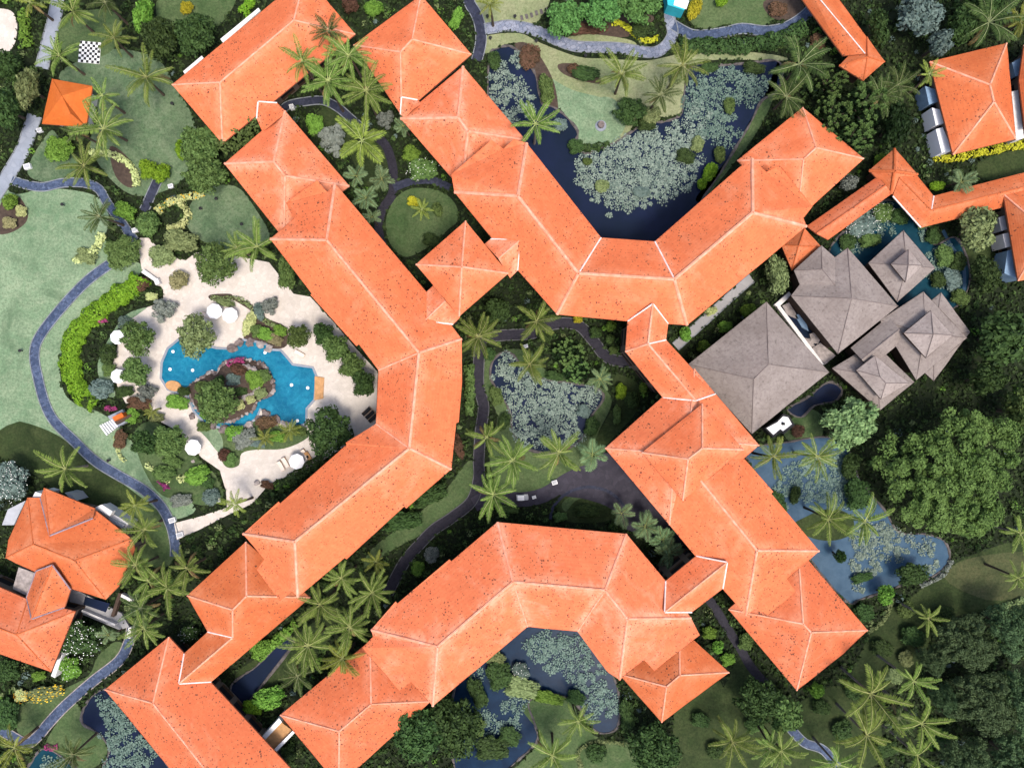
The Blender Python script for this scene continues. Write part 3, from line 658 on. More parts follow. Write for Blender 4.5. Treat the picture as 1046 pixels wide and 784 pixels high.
slab_thing('terrace', 'white panel and glass balcony between the two upper right villas', 'terrace',
    [('glass_screen', "1034,64 1044,58 1046,76 1037,78", 0, 3.3, 'glass_blue'), ('balcony', "1032,94 1040,92 1046,141 1038,143", 0, 3.6, 'plaster_white')])
slab_thing('terrace', 'white terraces along the villa roof cut by the right edge', 'terrace',
    [('balcony', "1020,222 1029,219 1032,233 1023,236", 0, 3.2, 'metal_grey'), ('balcony', "1024,239 1033,237 1036,251 1027,253", 0, 3.4, 'plaster_white'), ('balcony', "1029,256 1037,254 1041,286 1026,279", 0, 3.4, 'glass_blue')])
slab_thing('pump_house', 'low flat white roof of two overlapping squares beside the grey hall', 'pump house',
    [('roof', "783,437 794,431 800,425 805,426 809,433 800,440 797,438 790,444", 0, 2.4, 'white_paint'), ('plinth', "781,437 794,429 800,422.5 806,424 812,434 801,443 798,441 790,447", 0, 2.2, 'black_rubber'), ('vent', "799.5,431.5 802,431.5 802,434 799.5,434", 2.4, 2.9, 'black_rubber')])
slab_thing('water_court', 'white-framed dark basin with pale boulders between the two biggest grey halls', 'basin',
    [('basin', "797,315 810,304 844,352 830,358", 0, 0.3, 'pond_navy'), ('rim', "791,311 806,298 809,301 795,314", 0, 1.0, 'plaster_white'), ('rim', "829,356 838,350 854,363 843,372", 0, 0.8, 'rock_pale'),
     ('rim', "794,314 797,312 842,372 838,373", 0, 0.9, 'plaster_white'), ('boulder', "799,312 806,309 812,318 816,326 810,324 804,321", 0, 0.6, 'rock_pale'), ('boulder', "812,322 818,320 824,330 826,338 819,334", 0, 0.6, 'glass_blue'),
     ('boulder', "827,341 833,339 838,346 836,351 829,350", 0, 0.7, 'rock_pale'), ('boulder', "822,345 828,346 833,354 828,354", 0, 0.6, 'rock_pale')])
slab_thing('planter_wall', 'row of pale square stones along the roof at the bottom left', 'stone row',
    [('stone', f"{216+i*6.6},{698+i*7.6} {219.5+i*6.6},{695+i*7.6} {224+i*6.6},{700+i*7.6} {220+i*6.6},{703.5+i*7.6}", 0, 1.0, 'rock_pale' if i > 3 else 'rock') for i in range(9)])
slab_thing('loading_deck', 'small sandy deck with white rails squeezed between two roofs at the bottom', 'deck',
    [('floor_slab', "266,758 287,737 299,746 277,769", 0, 2.6, 'teak'), ('rail', "264,756 285,733 288,737 267,759", 0, 3.2, 'white_paint'), ('rail', "276,769 299,746 301,748 278,772", 0, 3.2, 'white_paint')])
slab_thing('equipment_box', 'small white equipment box on the ground at the inner corner of the top left pavilion', 'box', [('casing', "295,107 299,106 300,110 296,111", 0, 1.2, 'white_paint'), ('lid', "295.5,107.4 298.6,106.6 299.5,109.6 296.4,110.4", 1.2, 1.3, 'metal_grey')])
slab_thing('roof_ledge', 'white concrete ledges under the left eave of the top left pavilion', 'ledge',
    [('ledge', "187,73 206,57 208,59.5 189,76", 0, 5.5, 'plaster_white'), ('ledge', "225,40 264,8 266,11 228,44", 0, 5.5, 'plaster_white')])
slab_thing('stair_hut', 'slatted white stair with a little orange roof beside the lime hedge', 'stair hut',
    [('platform', "110,425 125,418 133,429 118,437", 0, 0.9, 'concrete_grey'), ('roof', "114.5,426 124,421 126.5,425 117,430", 0.9, 2.6, 'tile_new'), ('platform', "117,430.5 133,422.5 134.5,425 119,433.5", 0, 1.6, 'wood_dark')] +
    [('stair_tread', f"{101.5+i*2.3},{434.5-i*1.1} {102.8+i*2.3},{433.8-i*1.1} {110+i*2.1},{443.8-i*1.7} {108.7+i*2.1},{444.6-i*1.7}", 0, 0.35 + 0.13 * i, 'white_paint' if i % 1 == 0 else 'rock') for i in range(6)])
slab_thing('bar_hut', 'turquoise and white flat roof cut by the top edge above the blue path', 'hut',
    [('roof', "681,-8 686,-8 704,-2 699,10.5 682,5", 0, 3.0, 'turquoise_paint'), ('canopy', "690,-2 704,1 701,9.5 688,5", 3.0, 3.12, 'white_paint')])
# ---------------------------------------------------------------- ground, lawns, paths, water
g = 330.0
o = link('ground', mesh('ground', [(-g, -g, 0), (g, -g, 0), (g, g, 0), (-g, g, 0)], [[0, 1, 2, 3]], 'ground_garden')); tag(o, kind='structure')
CLEAR = []            # polygons where no ground cover grows
def lawn(s, mat='lawn_mid', z=0.010):
    p = P(s); CLEAR.append(cr(p)); return sheet('lawn', p, z, mat)
# left lawns
lawn("-30,150 10,196 45,192 85,196 104,205 112,225 108,245 130,262 146,275 118,300 80,330 62,365 68,405 100,420 118,432 138,455 150,478 180,500 200,520 178,530 160,520 130,497 90,470 60,445 20,430 -30,425", 'lawn_pale')
lawn("60,80 85,60 118,50 160,60 180,90 200,130 190,180 150,200 120,190 92,150 100,110", 'lawn_cool', 0.014)
lawn("50,135 60,140 80,165 70,184 40,185 28,172", 'lawn_cool', 0.018)
lawn("62,20 110,10 125,30 110,55 70,62", 'lawn_mid', 0.018)
lawn("205,195 240,190 262,215 275,245 240,258 205,245 190,225", 'lawn_cool', 0.014)
lawn("160,2 180,-10 240,-10 225,25 190,32 165,25", 'lawn_mid', 0.014)
lawn("-20,425 40,430 75,455 120,488 150,505 165,525 160,545 120,520 70,520 50,495 10,470 -20,460", 'lawn_dark', 0.006)
lawn("150,515 176,535 178,570 160,580 135,560 132,525", 'lawn_mid', 0.018)
lawn("100,670 118,655 128,665 88,700 55,725 42,748 20,750 18,722 60,705 90,690", 'lawn_mid', 0.014)
lawn("72,716 82,722 95,742 110,765 95,784 60,784 45,765 58,738", 'lawn_mid', 0.018)
# top
lawn("490,-10 560,-10 548,24 530,22 500,25 490,15", 'lawn_dry', 0.010)
lawn("494,38 530,34 552,44 590,58 620,60 660,62 690,56 720,50 790,56 800,62 720,62 700,80 700,110 680,120 655,115 640,140 625,150 605,152 590,148 588,130 575,112 560,100 548,60 530,44 510,48 496,55", 'lawn_dry', 0.012)
lawn("700,-10 800,-10 785,25 745,25 722,30 705,22", 'lawn_mid', 0.010)
lawn("575,40 600,35 640,40 650,46 630,45 600,44", 'lawn_dry', 0.016)
lawn("548,70 560,78 585,92 615,100 640,112 636,135 618,150 600,154 587,140 576,115 560,102", 'lawn_pale', 0.016)
lawn("592,140 598,115 612,100 628,102 634,118 630,138 618,150 600,154", 'lawn_pale', 0.020)
lawn("796,60 790,100 770,140 735,185 718,205 712,200 745,160 765,125 780,100", 'lawn_mid', 0.030)
# round and oval courtyard lawns
lawn("431,192 452,196 466,210 467,226 458,234 446,246 428,258 412,262 398,248 394,226 402,205 416,194", 'lawn_mid', 0.014)
lawn("340,105 356,112 372,134 392,150 396,180 380,196 352,150 330,130 322,118", 'lawn_dark', 0.006)
lawn("494,372 506,362 525,356 548,362 560,380 612,395 625,410 612,440 604,462 602,482 575,500 545,505 520,503 505,490 500,460 508,425 496,400", 'lawn_mid', 0.010)
lawn("625,382 652,392 650,420 628,445 618,455 606,455 618,430 630,408", 'lawn_dark', 0.014)
lawn("570,514 585,502 605,500 622,506 632,516 626,530 600,534 575,530", 'lawn_dark', 0.030)
lawn("574,514 586,505 605,502 622,507 628,514 620,512 604,508 588,511 578,522", 'lawn_mid', 0.034)
lawn("482,470 488,495 470,515 440,540 400,562 372,580 380,560 420,530 455,500 470,480", 'lawn_mid', 0.010)
lawn("240,690 262,672 300,650 330,630 345,640 318,672 280,700 255,712", 'lawn_dark', 0.010)
# right
lawn("800,440 812,425 830,418 842,430 835,452 812,455", 'lawn_mid', 0.030)
lawn("870,690 890,645 905,625 930,610 985,570 1060,555 1060,640 1000,625 960,640 930,690 880,710", 'lawn_dark', 0.006)
lawn("965,590 990,570 1060,565 1060,600 1030,612 1000,610", 'lawn_olive', 0.010)
lawn("740,700 760,670 800,720 850,700 880,712 900,740 880,790 720,790 700,760", 'lawn_dark', 0.010)
lawn("694,705 735,695 745,740 750,790 690,790 688,740", 'lawn_dark', 0.014)
lawn("1000,165 1060,150 1060,172 1010,185", 'lawn_dark', 0.010)
lawn("985,222 1005,225 1012,260 1000,290 985,260", 'lawn_dark', 0.010)

def bed(s, z=0.022, mat='soil'):
    p = P(s); CLEAR.append(cr(p)); return sheet('soil_bed', p, z, mat)
bed("2,205 18,200 28,215 26,228 10,238 -4,236"); bed("525,46 538,44 552,58 566,85 570,115 560,112 550,85 538,60", 0.024)
bed("570,66 590,66 612,80 618,86 600,84 576,76", 0.024); bed("572,26 600,36 640,38 668,20 652,14 600,20", 0.014)
bed("78,330 98,316 120,312 98,330 84,352 80,385 92,412 86,404 76,380", 0.024)
bed("780,2 808,-6 822,10 805,20 788,18", 0.024); bed("-10,14 8,10 17,20 16,42 6,55 -10,55", 0.02, 'deck_sand')
bed("112,150 128,158 142,180 134,192 118,180", 0.024)

def path(s, wpx, mat, z, kerb=True, name='path', smooth=True, kmat='kerb_pale'):
    p = P(s); p = cr(p, False, 5) if smooth else p
    C = [W(q[0], q[1], 0) for q in p]; h = M(wpx) / 2; L = []; Rr = []
    for i, c in enumerate(C):
        dd = (C[min(i + 1, len(C) - 1)] - C[max(i - 1, 0)]).normalized(); nn = Vector((-dd.y, dd.x, 0))
        L.append(c + nn * h); Rr.append(c - nn * h)
    V = [Vector((v.x, v.y, z)) for v in L + Rr]; n = len(C)
    o = link(name, mesh(name, V, [[i, n + i, n + i + 1, i + 1] for i in range(n - 1)], mat)); tag(o, kind='structure')
    k = S
    CLEAR.append([(v.x / k + 523, 392 - v.y / k) for v in L + Rr[::-1]])
    if kerb:
        m = MB()
        for side, sg in ((L, 1), (Rr, -1)):
            b = len(m.v)
            for i, v in enumerate(side):
                dd = (C[i] - v).normalized()
                for off, zz in ((0.0, 0.0), (0.0, z + 0.08), (-0.16, z + 0.08), (-0.16, 0.0)):
                    q = v + dd * off; m.v.append(Vector((q.x, q.y, zz)))
            for i in range(n - 1):
                for a in range(3):
                    m.f.append([b + i * 4 + a, b + i * 4 + a + 1, b + i * 4 + 4 + a + 1, b + i * 4 + 4 + a]); m.m.append(0)
        tag(m.build('kerb', kmat), kind='structure')
    return o
path("60,-12 58,8 54,26 47,52 43,70", 12.5, 'concrete_grey', 0.045)
path("36,118 32,129 24,152 11,175 0,192 -14,212", 13.5, 'concrete_grey', 0.045)
path("12,184 28,189 45,191 64,187 86,187 101,193 109,206 122,224 138,246", 8, 'slate_blue', 0.052)
path("164,178 155,198 147,216", 8.5, 'slate_dark', 0.052)
path("112,270 88,288 60,318 40,345 35.5,363 39,385 46,411 56,430 77,451 97,470 121,485 147,500 165,517 175,537 179,556 179,568", 9, 'slate_blue', 0.058)
path("135,640 132,655 122,674 95.5,695 67,720 50,738 38,752 26,758 2,746 -20,744", 9.5, 'slate_blue', 0.052, kmat='rock_pale')
path("476,-8 480,4 487,16 491,30 491,45 487,62", 10, 'slate_dark', 0.052)
path("495,30 508,28 522,26.5 545,31 568,41 588,47.5 611,48.5 633,49.5 655,53 670,53.5 681,46 687,34 684,18 686,8", 10, 'slate_pale', 0.058)
path("688,26 698,32 708,36 722,36 742,33 758,29.5 782,32 803,28 822,16 834,2", 9.5, 'slate_blue', 0.064)
path("286,116 294,108 312,104 330,103 345,110 358,121 373,134", 7.5, 'slate_dark', 0.052)
path("373,134 392,146 400,165 402,182 400,200 390,215 387,235 392,252 405,268", 9, 'asphalt_violet', 0.058, False)
path("402,192 418,186 440,184 460,192", 8, 'slate_dark', 0.064, False)
path("497,338 491,352 489,372 489,395 494,415 491,440 489,470 489,488 482,511 462,528 444,540 430,554 415,571 404,590 396,606", 10, 'asphalt_violet', 0.052, True, kmat='kerb_dark')
path("500,343 520,342 545,340 565,331 590,332 606,348 622,366 650,370", 10, 'asphalt_violet', 0.058, True, kmat='kerb_dark')
path("484,515 505,506 530,510 556,505 580,490 600,482 626,478", 15, 'asphalt_worn', 0.064, False)
path("715,604 726,614 741,638 757.5,664 768,682 790,706", 9, 'asphalt_violet', 0.052, False)
path("690,354 712,334 757,293 768,284", 8.5, 'concrete_pale', 0.052)
path("798,732 808,744 822,758 842,766 860,790", 8, 'slate_blue', 0.052)
path("960,668 975,676", 2, 'concrete_grey', 0.052, False)
sheet('plaza', P("590,484 618,462 640,478 668,512 700,552 716,575 700,590 672,560 650,545 640,540 625,520 600,510 575,506 570,500"), 0.045, 'asphalt_worn'); CLEAR.append(cr(P("590,484 618,462 640,478 668,512 700,552 716,575 700,590 672,560 650,545 640,540 625,520 600,510 575,506 570,500")))
path("562,530 566,516 580,503 600,497 620,501 634,512 641,524", 3.0, 'slate_dark', 0.072, False)

# pool terrace
DECK = "143,243 152,243 168,260 190,266 200,258 245,262 275,268 300,300 317,303 340,328 364,356 386,380 384,432.6 366,446 330,470 304,484 282,490 270,500 258,514 232,526 205,540 181,551 178,534 205,527 232,518 231,501 224.6,480 206.5,467.5 192,452 184,441 165,431 155,418 137,410 129,412 121,398 115,373 121,350 129,329 150,314 167,308 167,296 155,283 145,275 142,257"
sheet('poolside_paving', P(DECK), 0.075, 'deck_sand', False); CLEAR.append(P(DECK))
def bedtop(s, mat, z): CLEAR.append(cr(P(s))); return sheet('planted_bed' if mat != 'lawn_mid' else 'lawn', P(s), z, mat)
lawn("222,437 240,441 262,428 285,434 311,437 314,447 290,458 262,459 247,463 244,475 232,477 224,465 220,450", 'lawn_mid', 0.085)
bed("240,304 255,309 270,324 292,334 293,353 277,356 262,350 249,345 254,330 257,319 248,312 236,306 216,306 215,301 235,300", 0.085)
lawn("118,340 140,322 150,314 128,322 112,345 100,372 106,400 118,404 114,375", 'lawn_pale', 0.082)
lawn("152,430 168,435 186,448 196,462 212,476 224,490 228,508 212,516 190,512 165,505 150,485 140,460 138,440", 'lawn_mid', 0.082)
lawn("206,424 222,438 228,452 224,462 212,448 202,436", 'lawn_pale', 0.088)

# ---- water
def pond(s, mat, z=0.030, edge=True, name='pond_water'):
    p = P(s); q = cr(p); CLEAR.append(q); o = sheet(name, p, z, mat)
    if edge:
        C = [W(a, b, 0) for a, b in q]; m = MB(); n = len(C)
        rr = random.Random(len(s))
        for i in range(n):
            nx = (C[(i + 1) % n] - C[i - 1]).normalized(); nn = Vector((-nx.y, nx.x, 0))
            wdt = 0.12 + 0.22 * rr.random()
            m.v += [C[i] + nn * wdt, C[i] + nn * wdt * 0.6 + Vector((0, 0, 0.16)), C[i] - nn * wdt * 0.6 + Vector((0, 0, 0.16)), C[i] - nn * wdt]
        for i in range(n):
            j = (i + 1) % n
            for a in range(3): m.f.append([i * 4 + a, j * 4 + a, j * 4 + a + 1, i * 4 + a + 1]); m.m.append(0)
        tag(m.build('pond_edge', 'rock_dark'), kind='structure')
    return o
POND_TOP = "500,58 508,50 520,47 532,55 545,72 551,95 554,106 566,110 578,119 590,134 588,148 598,157 612,152 628,146 640,138 660,126 680,124 696,116 699,95 702,74 710,66 730,67 760,65 792,62 800,75 792,95 778,103 767,125 752,150 735,178 720,200 690,250 660,262 610,262 580,235 560,200 520,150 500,110"
POND_COURT = "504,368 520,359 540,382 560,388 590,392 612,398 616,408 604,425 596,445 580,458 555,462 535,456 524,440 520,418 508,398 501,385"
POND_BOTTOM = "470,690 510,655 541,638 590,642 612,668 626,690 632,710 631,742 612,748 600,735 585,715 560,708 540,716 546,738 549,755 538,768 522,782 505,800 470,800 460,740"
lawn('533,722 545,714 565,712 584,717 592,735 606,750 625,756 645,760 645,800 515,800 530,780 549,760 552,748 541,735', 'lawn_mid', 0.038)
POND_EAST = "760,462 775,455 800,452 845,446 868,462 878,490 903,520 918,543 945,545 964,552 970,568 962,582 945,592 925,596 900,605 878,612 868,616 850,600 820,560 790,510"
POND_NE = "846,258 862,236 886,214 908,204 930,214 945,232 955,250 975,242 987,262 990,288 978,312 950,325 915,330 880,320 850,290"
pond(POND_TOP, 'pond_navy'); pond(POND_COURT, 'pond_navy'); pond(POND_BOTTOM, 'pond_deep'); pond(POND_EAST, 'pond_blue', 0.034)
pond(POND_NE, 'pond_teal', 0.030)
pond("804,418 824,406 846,390 860,398 852,410 832,414 818,426", 'pond_navy', 0.036)
pond("86,722 98,707 112,704 128,718 150,752 172,790 108,790 112,765 100,748 84,738", 'pond_navy', 0.034)
pond("30,790 33,776 44,764 60,770 80,790", 'pond_teal', 0.036)
pond("236,700 250,688 262,680 290,652 300,656 275,690 250,720 240,716", 'pond_navy', 0.036)
path("963,235 972,252 983,268 985,292 980,312", 3.5, 'pond_blue', 0.050, False, name='stream_water')
lawn("811,536 822,528 842,520 862,522 872,532 868,546 848,552 826,548", 'lawn_dark', 0.055)
POOL = "183,347 192,346 206,352 222,356 235,356.5 241,352 249,347.5 263,349.5 272,352 278,357.5 286.7,358 293,365 299,372.5 309,374 319.5,375.5 323,384 322,397 321,408 313,417 312.7,432 303,435.5 289,431 279,426 266,417 262,427 245,437 232,438 210,432 199,420 192,404 184,402 172,397 165,386 166,370 172,356"
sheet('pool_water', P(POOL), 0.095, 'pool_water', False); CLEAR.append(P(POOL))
q = P(POOL); C = [W(a, b, 0) for a, b in q]; m = MB(); n = len(C)
for i in range(n):
    nx = ((C[(i + 1) % n] - C[i]).normalized() + (C[i] - C[i - 1]).normalized()).normalized(); nn = Vector((-nx.y, nx.x, 0))
    m.v += [C[i] + nn * 0.3 + Vector((0, 0, 0.05)), C[i] + nn * 0.3 + Vector((0, 0, 0.17)), C[i] - nn * 0.12 + Vector((0, 0, 0.17)), C[i] - nn * 0.12 + Vector((0, 0, 0.05))]
for i in range(n):
    j = (i + 1) % n
    for a in range(3): m.f.append([i * 4 + a, j * 4 + a, j * 4 + a + 1, i * 4 + a + 1]); m.m.append(0)
tag(m.build('pool_coping', 'concrete_grey'), kind='structure')
slab_thing('pool_deck', 'rectangular teak deck at the right end of the swimming pool', 'deck', [('deck_board', "321.5,384 331,385.5 330,407 321,408.5", 0.0, 0.28, 'teak'), ])
eo = [(177 + 8 * math.cos(t) + 1.5 * math.sin(t), 394 + 5.5 * math.sin(t)) for t in [k * math.pi / 8 for k in range(16)]]
slab_thing('sun_platform', 'oval teak platform at the left tip of the swimming pool', 'platform', [('deck_board', ' '.join(f'{a:.1f},{b:.1f}' for a, b in eo), 0.0, 0.3, 'teak')])

# ---- rock island in the pool
isl = P("193,395 200,389 208,385 215,380 222,381 226,374 233,369 247,366 257,367 270.6,372 279,384 281.5,398 275,404 263.5,411 258,420 244,427 236,430.5 226,431 213,427 203,420 196,408")
pc = W(234, 402, 0); it = thing('rock_island', 'planted rock island in the middle of the swimming pool', 'island', pc)
Ls = cr(isl, True, 3); ring = [[W(234 + (a - 234) * f, 402 + (b - 402) * f, 0) for a, b in Ls] for f in (1.0, 0.97, 0.8, 0.45)]
zz = (0.0, 0.45, 0.9, 1.3); m = MB(); n = len(Ls)
for k in range(4):
    for v in ring[k]: m.v.append(Vector((v.x - pc.x, v.y - pc.y, zz[k])))
for k in range(3):
    for i in range(n): m.f.append([k * n + i, k * n + (i + 1) % n, (k + 1) * n + (i + 1) % n, (k + 1) * n + i]); m.m.append(0)
m.f.append([3 * n + i for i in range(n)]); m.m.append(0)
m.build('mound', 'soil', it, smooth=True)
rock_meshes = []
for sd in range(5):
    rr = random.Random(sd); m = MB()
    import bmesh
    bm = bmesh.new(); bmesh.ops.create_icosphere(bm, subdivisions=2, radius=1.0)
    off = Vector((rr.random() * 9, rr.random() * 9, rr.random() * 9))
    from mathutils import noise as mn
    for v in bm.verts: v.co *= 0.75 + 0.55 * mn.noise(v.co * 1.3 + off); v.co.z *= 0.65
    me = bpy.data.meshes.new('rock'); bm.to_mesh(me); bm.free(); me.materials.append(MATS['rock' if sd < 3 else 'rock_pale']); rock_meshes.append(me)
rr = random.Random(3)
for i in range(0, n, 1):
    a, b = Ls[i]; p = W(a, b, 0) - pc
    link('rock', rock_meshes[i % 5], it, (p.x * 0.97, p.y * 0.97, 0.25 + 0.2 * rr.random()), (0, 0, rr.random() * 6), [0.30 + 0.34 * rr.random()] * 3)
for t in np.linspace(2.2, 5.6, 16):
    p = W(252 + 15 * math.cos(t + 2.2), 390 - 15 * math.sin(t + 2.2) * -1, 0) - pc
    link('rock', rock_meshes[3 + rr.randrange(2)], it, (p.x, p.y, 1.2), (0, 0, rr.random() * 6), [0.55 + 0.3 * rr.random()] * 3)
# boulders along the pool's upper and lower banks
bn = 0
BOULD = [(238, 356, 'pink-grey boulder on the pool edge below the twin parasols'), (245, 350, 'rounded boulder on the upper pool bank by the sand bed'), (256, 349, 'low boulder on the upper pool bank under the yellow shrubs'),
         (267, 351, 'grey boulder on the upper pool bank at the bed corner'), (275, 356, 'last boulder of the upper pool bank, before the straight pool edge'), (283, 429, 'mauve boulder on the lower pool bank by the red shrubs'),
         (272, 422, 'mauve boulder at the lower pool bank close to the island'), (266, 428, 'large pale boulder among the grey shrubs below the island'), (256, 434, 'boulder under the lower left side of the grey shrubs'), (292, 433, 'boulder beside the two spiky palms at the pool'),
         (229, 438, 'pale boulder left of the narrow pool channel'), (218, 434, 'boulder beside the tan path fork at the island'), (197, 425, 'round dark boulder in the fork of the tan path'), (263, 493, 'dark boulder at the corner of the green bed by the wide sand area')]
for a, b, lb in BOULD:
    p = W(a, b, 0); k = 1.15 if 'dark' not in lb else 0.8
    tag(link('boulder', rock_meshes[bn % 5], None, (p.x, p.y, 0.25), (0, 0, bn), (k, k * 0.8, k * 0.8)), lb, 'boulder', 'boulders round the pool'); bn += 1
# ---------------------------------------------------------------- foliage meshes
def rand_unit(n, up=0.0, rng=RNG):
    v = rng.normal(size=(n, 3)); v[:, 2] = v[:, 2] + up; v /= np.linalg.norm(v, axis=1)[:, None] + 1e-9; return v
def leaf_quads(C, N, L, Wd, rng=RNG):
    """rhombic leaves: centres C, normals N, half length L, half width Wd"""
    n = len(C); r = rng.normal(size=(n, 3)); a = np.cross(N, r); a /= np.linalg.norm(a, axis=1)[:, None] + 1e-9; b = np.cross(N, a)
    L = np.broadcast_to(np.asarray(L, float).reshape(-1, 1), (n, 1)); Wd = np.broadcast_to(np.asarray(Wd, float).reshape(-1, 1), (n, 1))
    return np.stack([C - a * L, C + b * Wd + N * L * 0.12, C + a * L, C - b * Wd + N * L * 0.12], axis=1)
CROWNS = {}
def crown(kind, mat, var=0):
    key = (kind, mat, var)
    if key in CROWNS: return CROWNS[key]
    rng = np.random.default_rng(hash((kind, var)) % 1000 if False else (sum(map(ord, kind)) * 7 + var * 131))
    K, cr_, n, leaf, irr = {'round': (60, 0.20, 3800, 0.068, 0.12), 'loose': (24, 0.27, 2600, 0.085, 0.32), 'big': (210, 0.085, 34000, 0.021, 0.26), 'wood': (320, 0.09, 26000, 0.022, 0.38),
                            'open': (22, 0.24, 1500, 0.085, 0.42), 'flat': (20, 0.28, 1600, 0.10, 0.25)}.get(kind, (26, 0.25, 2400, 0.085, 0.2))
    # clump centres over an uneven dome
    ph = rng.random(8) * 6.28
    t = np.arange(K) * 2.39996 + rng.random(K) * 0.9; u = (np.arange(K) + 0.5) / K
    rad = np.sqrt(u) * (1 - cr_ * 0.75)
    edge = 1 + irr * (0.5 * np.sin(2 * t + ph[0]) + 0.5 * np.sin(3 * t + ph[1]) + 0.4 * np.sin(5 * t + ph[2]))
    edge = edge / max(1.0, edge.max() * 0.95)
    x, y = rad * edge * np.cos(t), rad * edge * np.sin(t)
    z = 0.25 + 0.55 * np.sqrt(np.clip(1 - rad ** 2, 0.02, 1)) + (rng.random(K) - 0.5) * (0.16 + irr * 0.5)
    if kind == 'rosette':
        Q = []
        K = 46
        for k in range(K):
            tt = k * 2.39996 + rng.random(); r0 = math.sqrt((k + 0.5) / K) * 0.86 * (0.85 + 0.3 * rng.random()); c = np.array([r0 * math.cos(tt), r0 * math.sin(tt), 0.35 + 0.6 * math.sqrt(max(0, 1 - r0 * r0)) + 0.2 * (rng.random() - 0.5)])
            nl = 14; R0 = 0.085 + 0.06 * rng.random()
            for j in range(nl):
                a = j * 2.4 + rng.random(); el = 0.15 + 0.9 * (j / nl); dv = np.array([math.cos(a) * math.cos(el), math.sin(a) * math.cos(el), math.sin(el)])
                sd = np.array([-math.sin(a), math.cos(a), 0.0]) * R0 * 0.27
                Q.append([c, c + dv * R0 * 0.55 + sd, c + dv * R0 + np.array([0, 0, -R0 * 0.15]), c + dv * R0 * 0.55 - sd])
        Q = np.array(Q)
        under = rng.normal(size=(900, 3)) * 0.4; under[:, 2] = 0.15 + 0.35 * rng.random(900); under = under[np.hypot(under[:, 0], under[:, 1]) < 0.85]
        Q2 = leaf_quads(under, rand_unit(len(under), 1.2, rng), 0.09, 0.05, rng)
        me = quads('crown', np.concatenate([Q, Q2]), [mat, 'leaf_grove'], [0] * len(Q) + [1] * len(Q2))
        CROWNS[key] = me; return me
    ci = rng.integers(0, K, n); dv = rand_unit(n, 0.55, rng); rr_ = cr_ * (0.45 + 0.6 * rng.random(n) ** 0.5) * ((0.55 + 0.95 * rng.random(K)) if kind in ('big', 'wood') else (0.75 + 0.5 * rng.random(K)))[ci]
    C = np.stack([x[ci], y[ci], z[ci]], 1) + dv * rr_[:, None] * np.array([1, 1, 0.85])
    C[:, 2] = np.maximum(C[:, 2], 0.03)
    N = dv + rng.normal(size=(n, 3)) * 0.55; N[:, 2] += 0.35; N /= np.linalg.norm(N, axis=1)[:, None]
    sz = leaf * (0.65 + 0.7 * rng.random(n))
    me = quads('crown', leaf_quads(C, N, sz, sz * 0.55, rng), mat)
    CROWNS[key] = me; return me
BLOSS = {}
def blossoms(kind, mat, n=120, size=0.05, var=0):
    key = (kind, mat, n, size, var)
    if key in BLOSS: return BLOSS[key]
    rng = np.random.default_rng(n + var); r = np.sqrt(rng.random(n)) * 0.9; t = rng.random(n) * 6.28
    C = np.stack([r * np.cos(t), r * np.sin(t), 0.42 + 0.62 * np.sqrt(1 - r ** 2) + 0.06 * rng.random(n)], 1)
    me = quads('blossoms', leaf_quads(C, rand_unit(n, 2.5, rng), size, size * 0.8, rng), mat); BLOSS[key] = me; return me
def trunk_mesh(h, r0, limbs, mat, seed):
    rr = random.Random(seed); m = MB()
    m.tube([(0, 0, -0.1), (0.05 * h * rr.uniform(-1, 1), 0.05 * h * rr.uniform(-1, 1), h * 0.5), (0, 0, h)], [r0, r0 * 0.75, r0 * 0.5], 8)
    for k in range(limbs):
        a = k * 6.28 / limbs + rr.random(); L = rr.uniform(0.55, 0.9)
        m.tube([(0, 0, h * (0.55 + 0.08 * k)), (math.cos(a) * L * h * 0.3, math.sin(a) * L * h * 0.3, h * 0.95), (math.cos(a) * L * h * 0.6, math.sin(a) * L * h * 0.6, h * 1.25)], [r0 * 0.5, r0 * 0.32, r0 * 0.1], 6)
    return m
TR = {}
SHRUB_PX = []
def tree(kind, px, py, rx, ry, h, mat, label, group=None, rot=0.0, cat='tree', bl=None, var=None, z0=0.0):
    """crown of pixel half-sizes rx, ry whose widest level stands at about 0.55 h"""
    zc = h * 0.6
    c = W(px, py, zc); c.z = 0; t = thing('broadleaf_tree' if cat == 'tree' else cat.replace(' ', '_'), label, cat, (c.x, c.y, z0), 0, group)
    v = (int(px) + int(py)) % 2 if var is None else var
    sx, sy = M(rx, zc), M(ry, zc)
    cz = 0.28 * h if h > 2.6 else 0.0
    k = round(h, 0)
    if k not in TR: TR[k] = mesh('trunk', *(lambda m: (m.v, m.f))(trunk_mesh(k * 0.6, 0.07 * k ** 0.75, 5, 'trunk_brown', int(k))), 'trunk_brown')
    if h > 2.6: link('trunk', TR[k], t)
    link('crown', crown(kind, mat, v), t, (0, 0, cz), (0, 0, R(rot)), (sx / 1.02, sy / 1.02, (h - cz)))
    if bl: link('blossoms', blossoms('b', bl[0], bl[1], bl[2], v), t, (0, 0, cz), (0, 0, R(rot)), (sx, sy, (h - cz)))
    return t
def shrub(kind, px, py, rx, ry, h, mat, label, group=None, rot=0.0, cat='shrub', bl=None, z0=0.0):
    c = W(px, py, h * 0.5); v = (int(px) + int(py)) % 2
    o = link(cat.replace(' ', '_'), crown(kind, mat, v), None, (c.x, c.y, z0 - 0.02), (0, 0, R(rot)), (M(rx), M(ry), h)); tag(o, label, cat, group)
    if bl: link('blossoms', blossoms('b', bl[0], bl[1], bl[2], v), o)
    return o
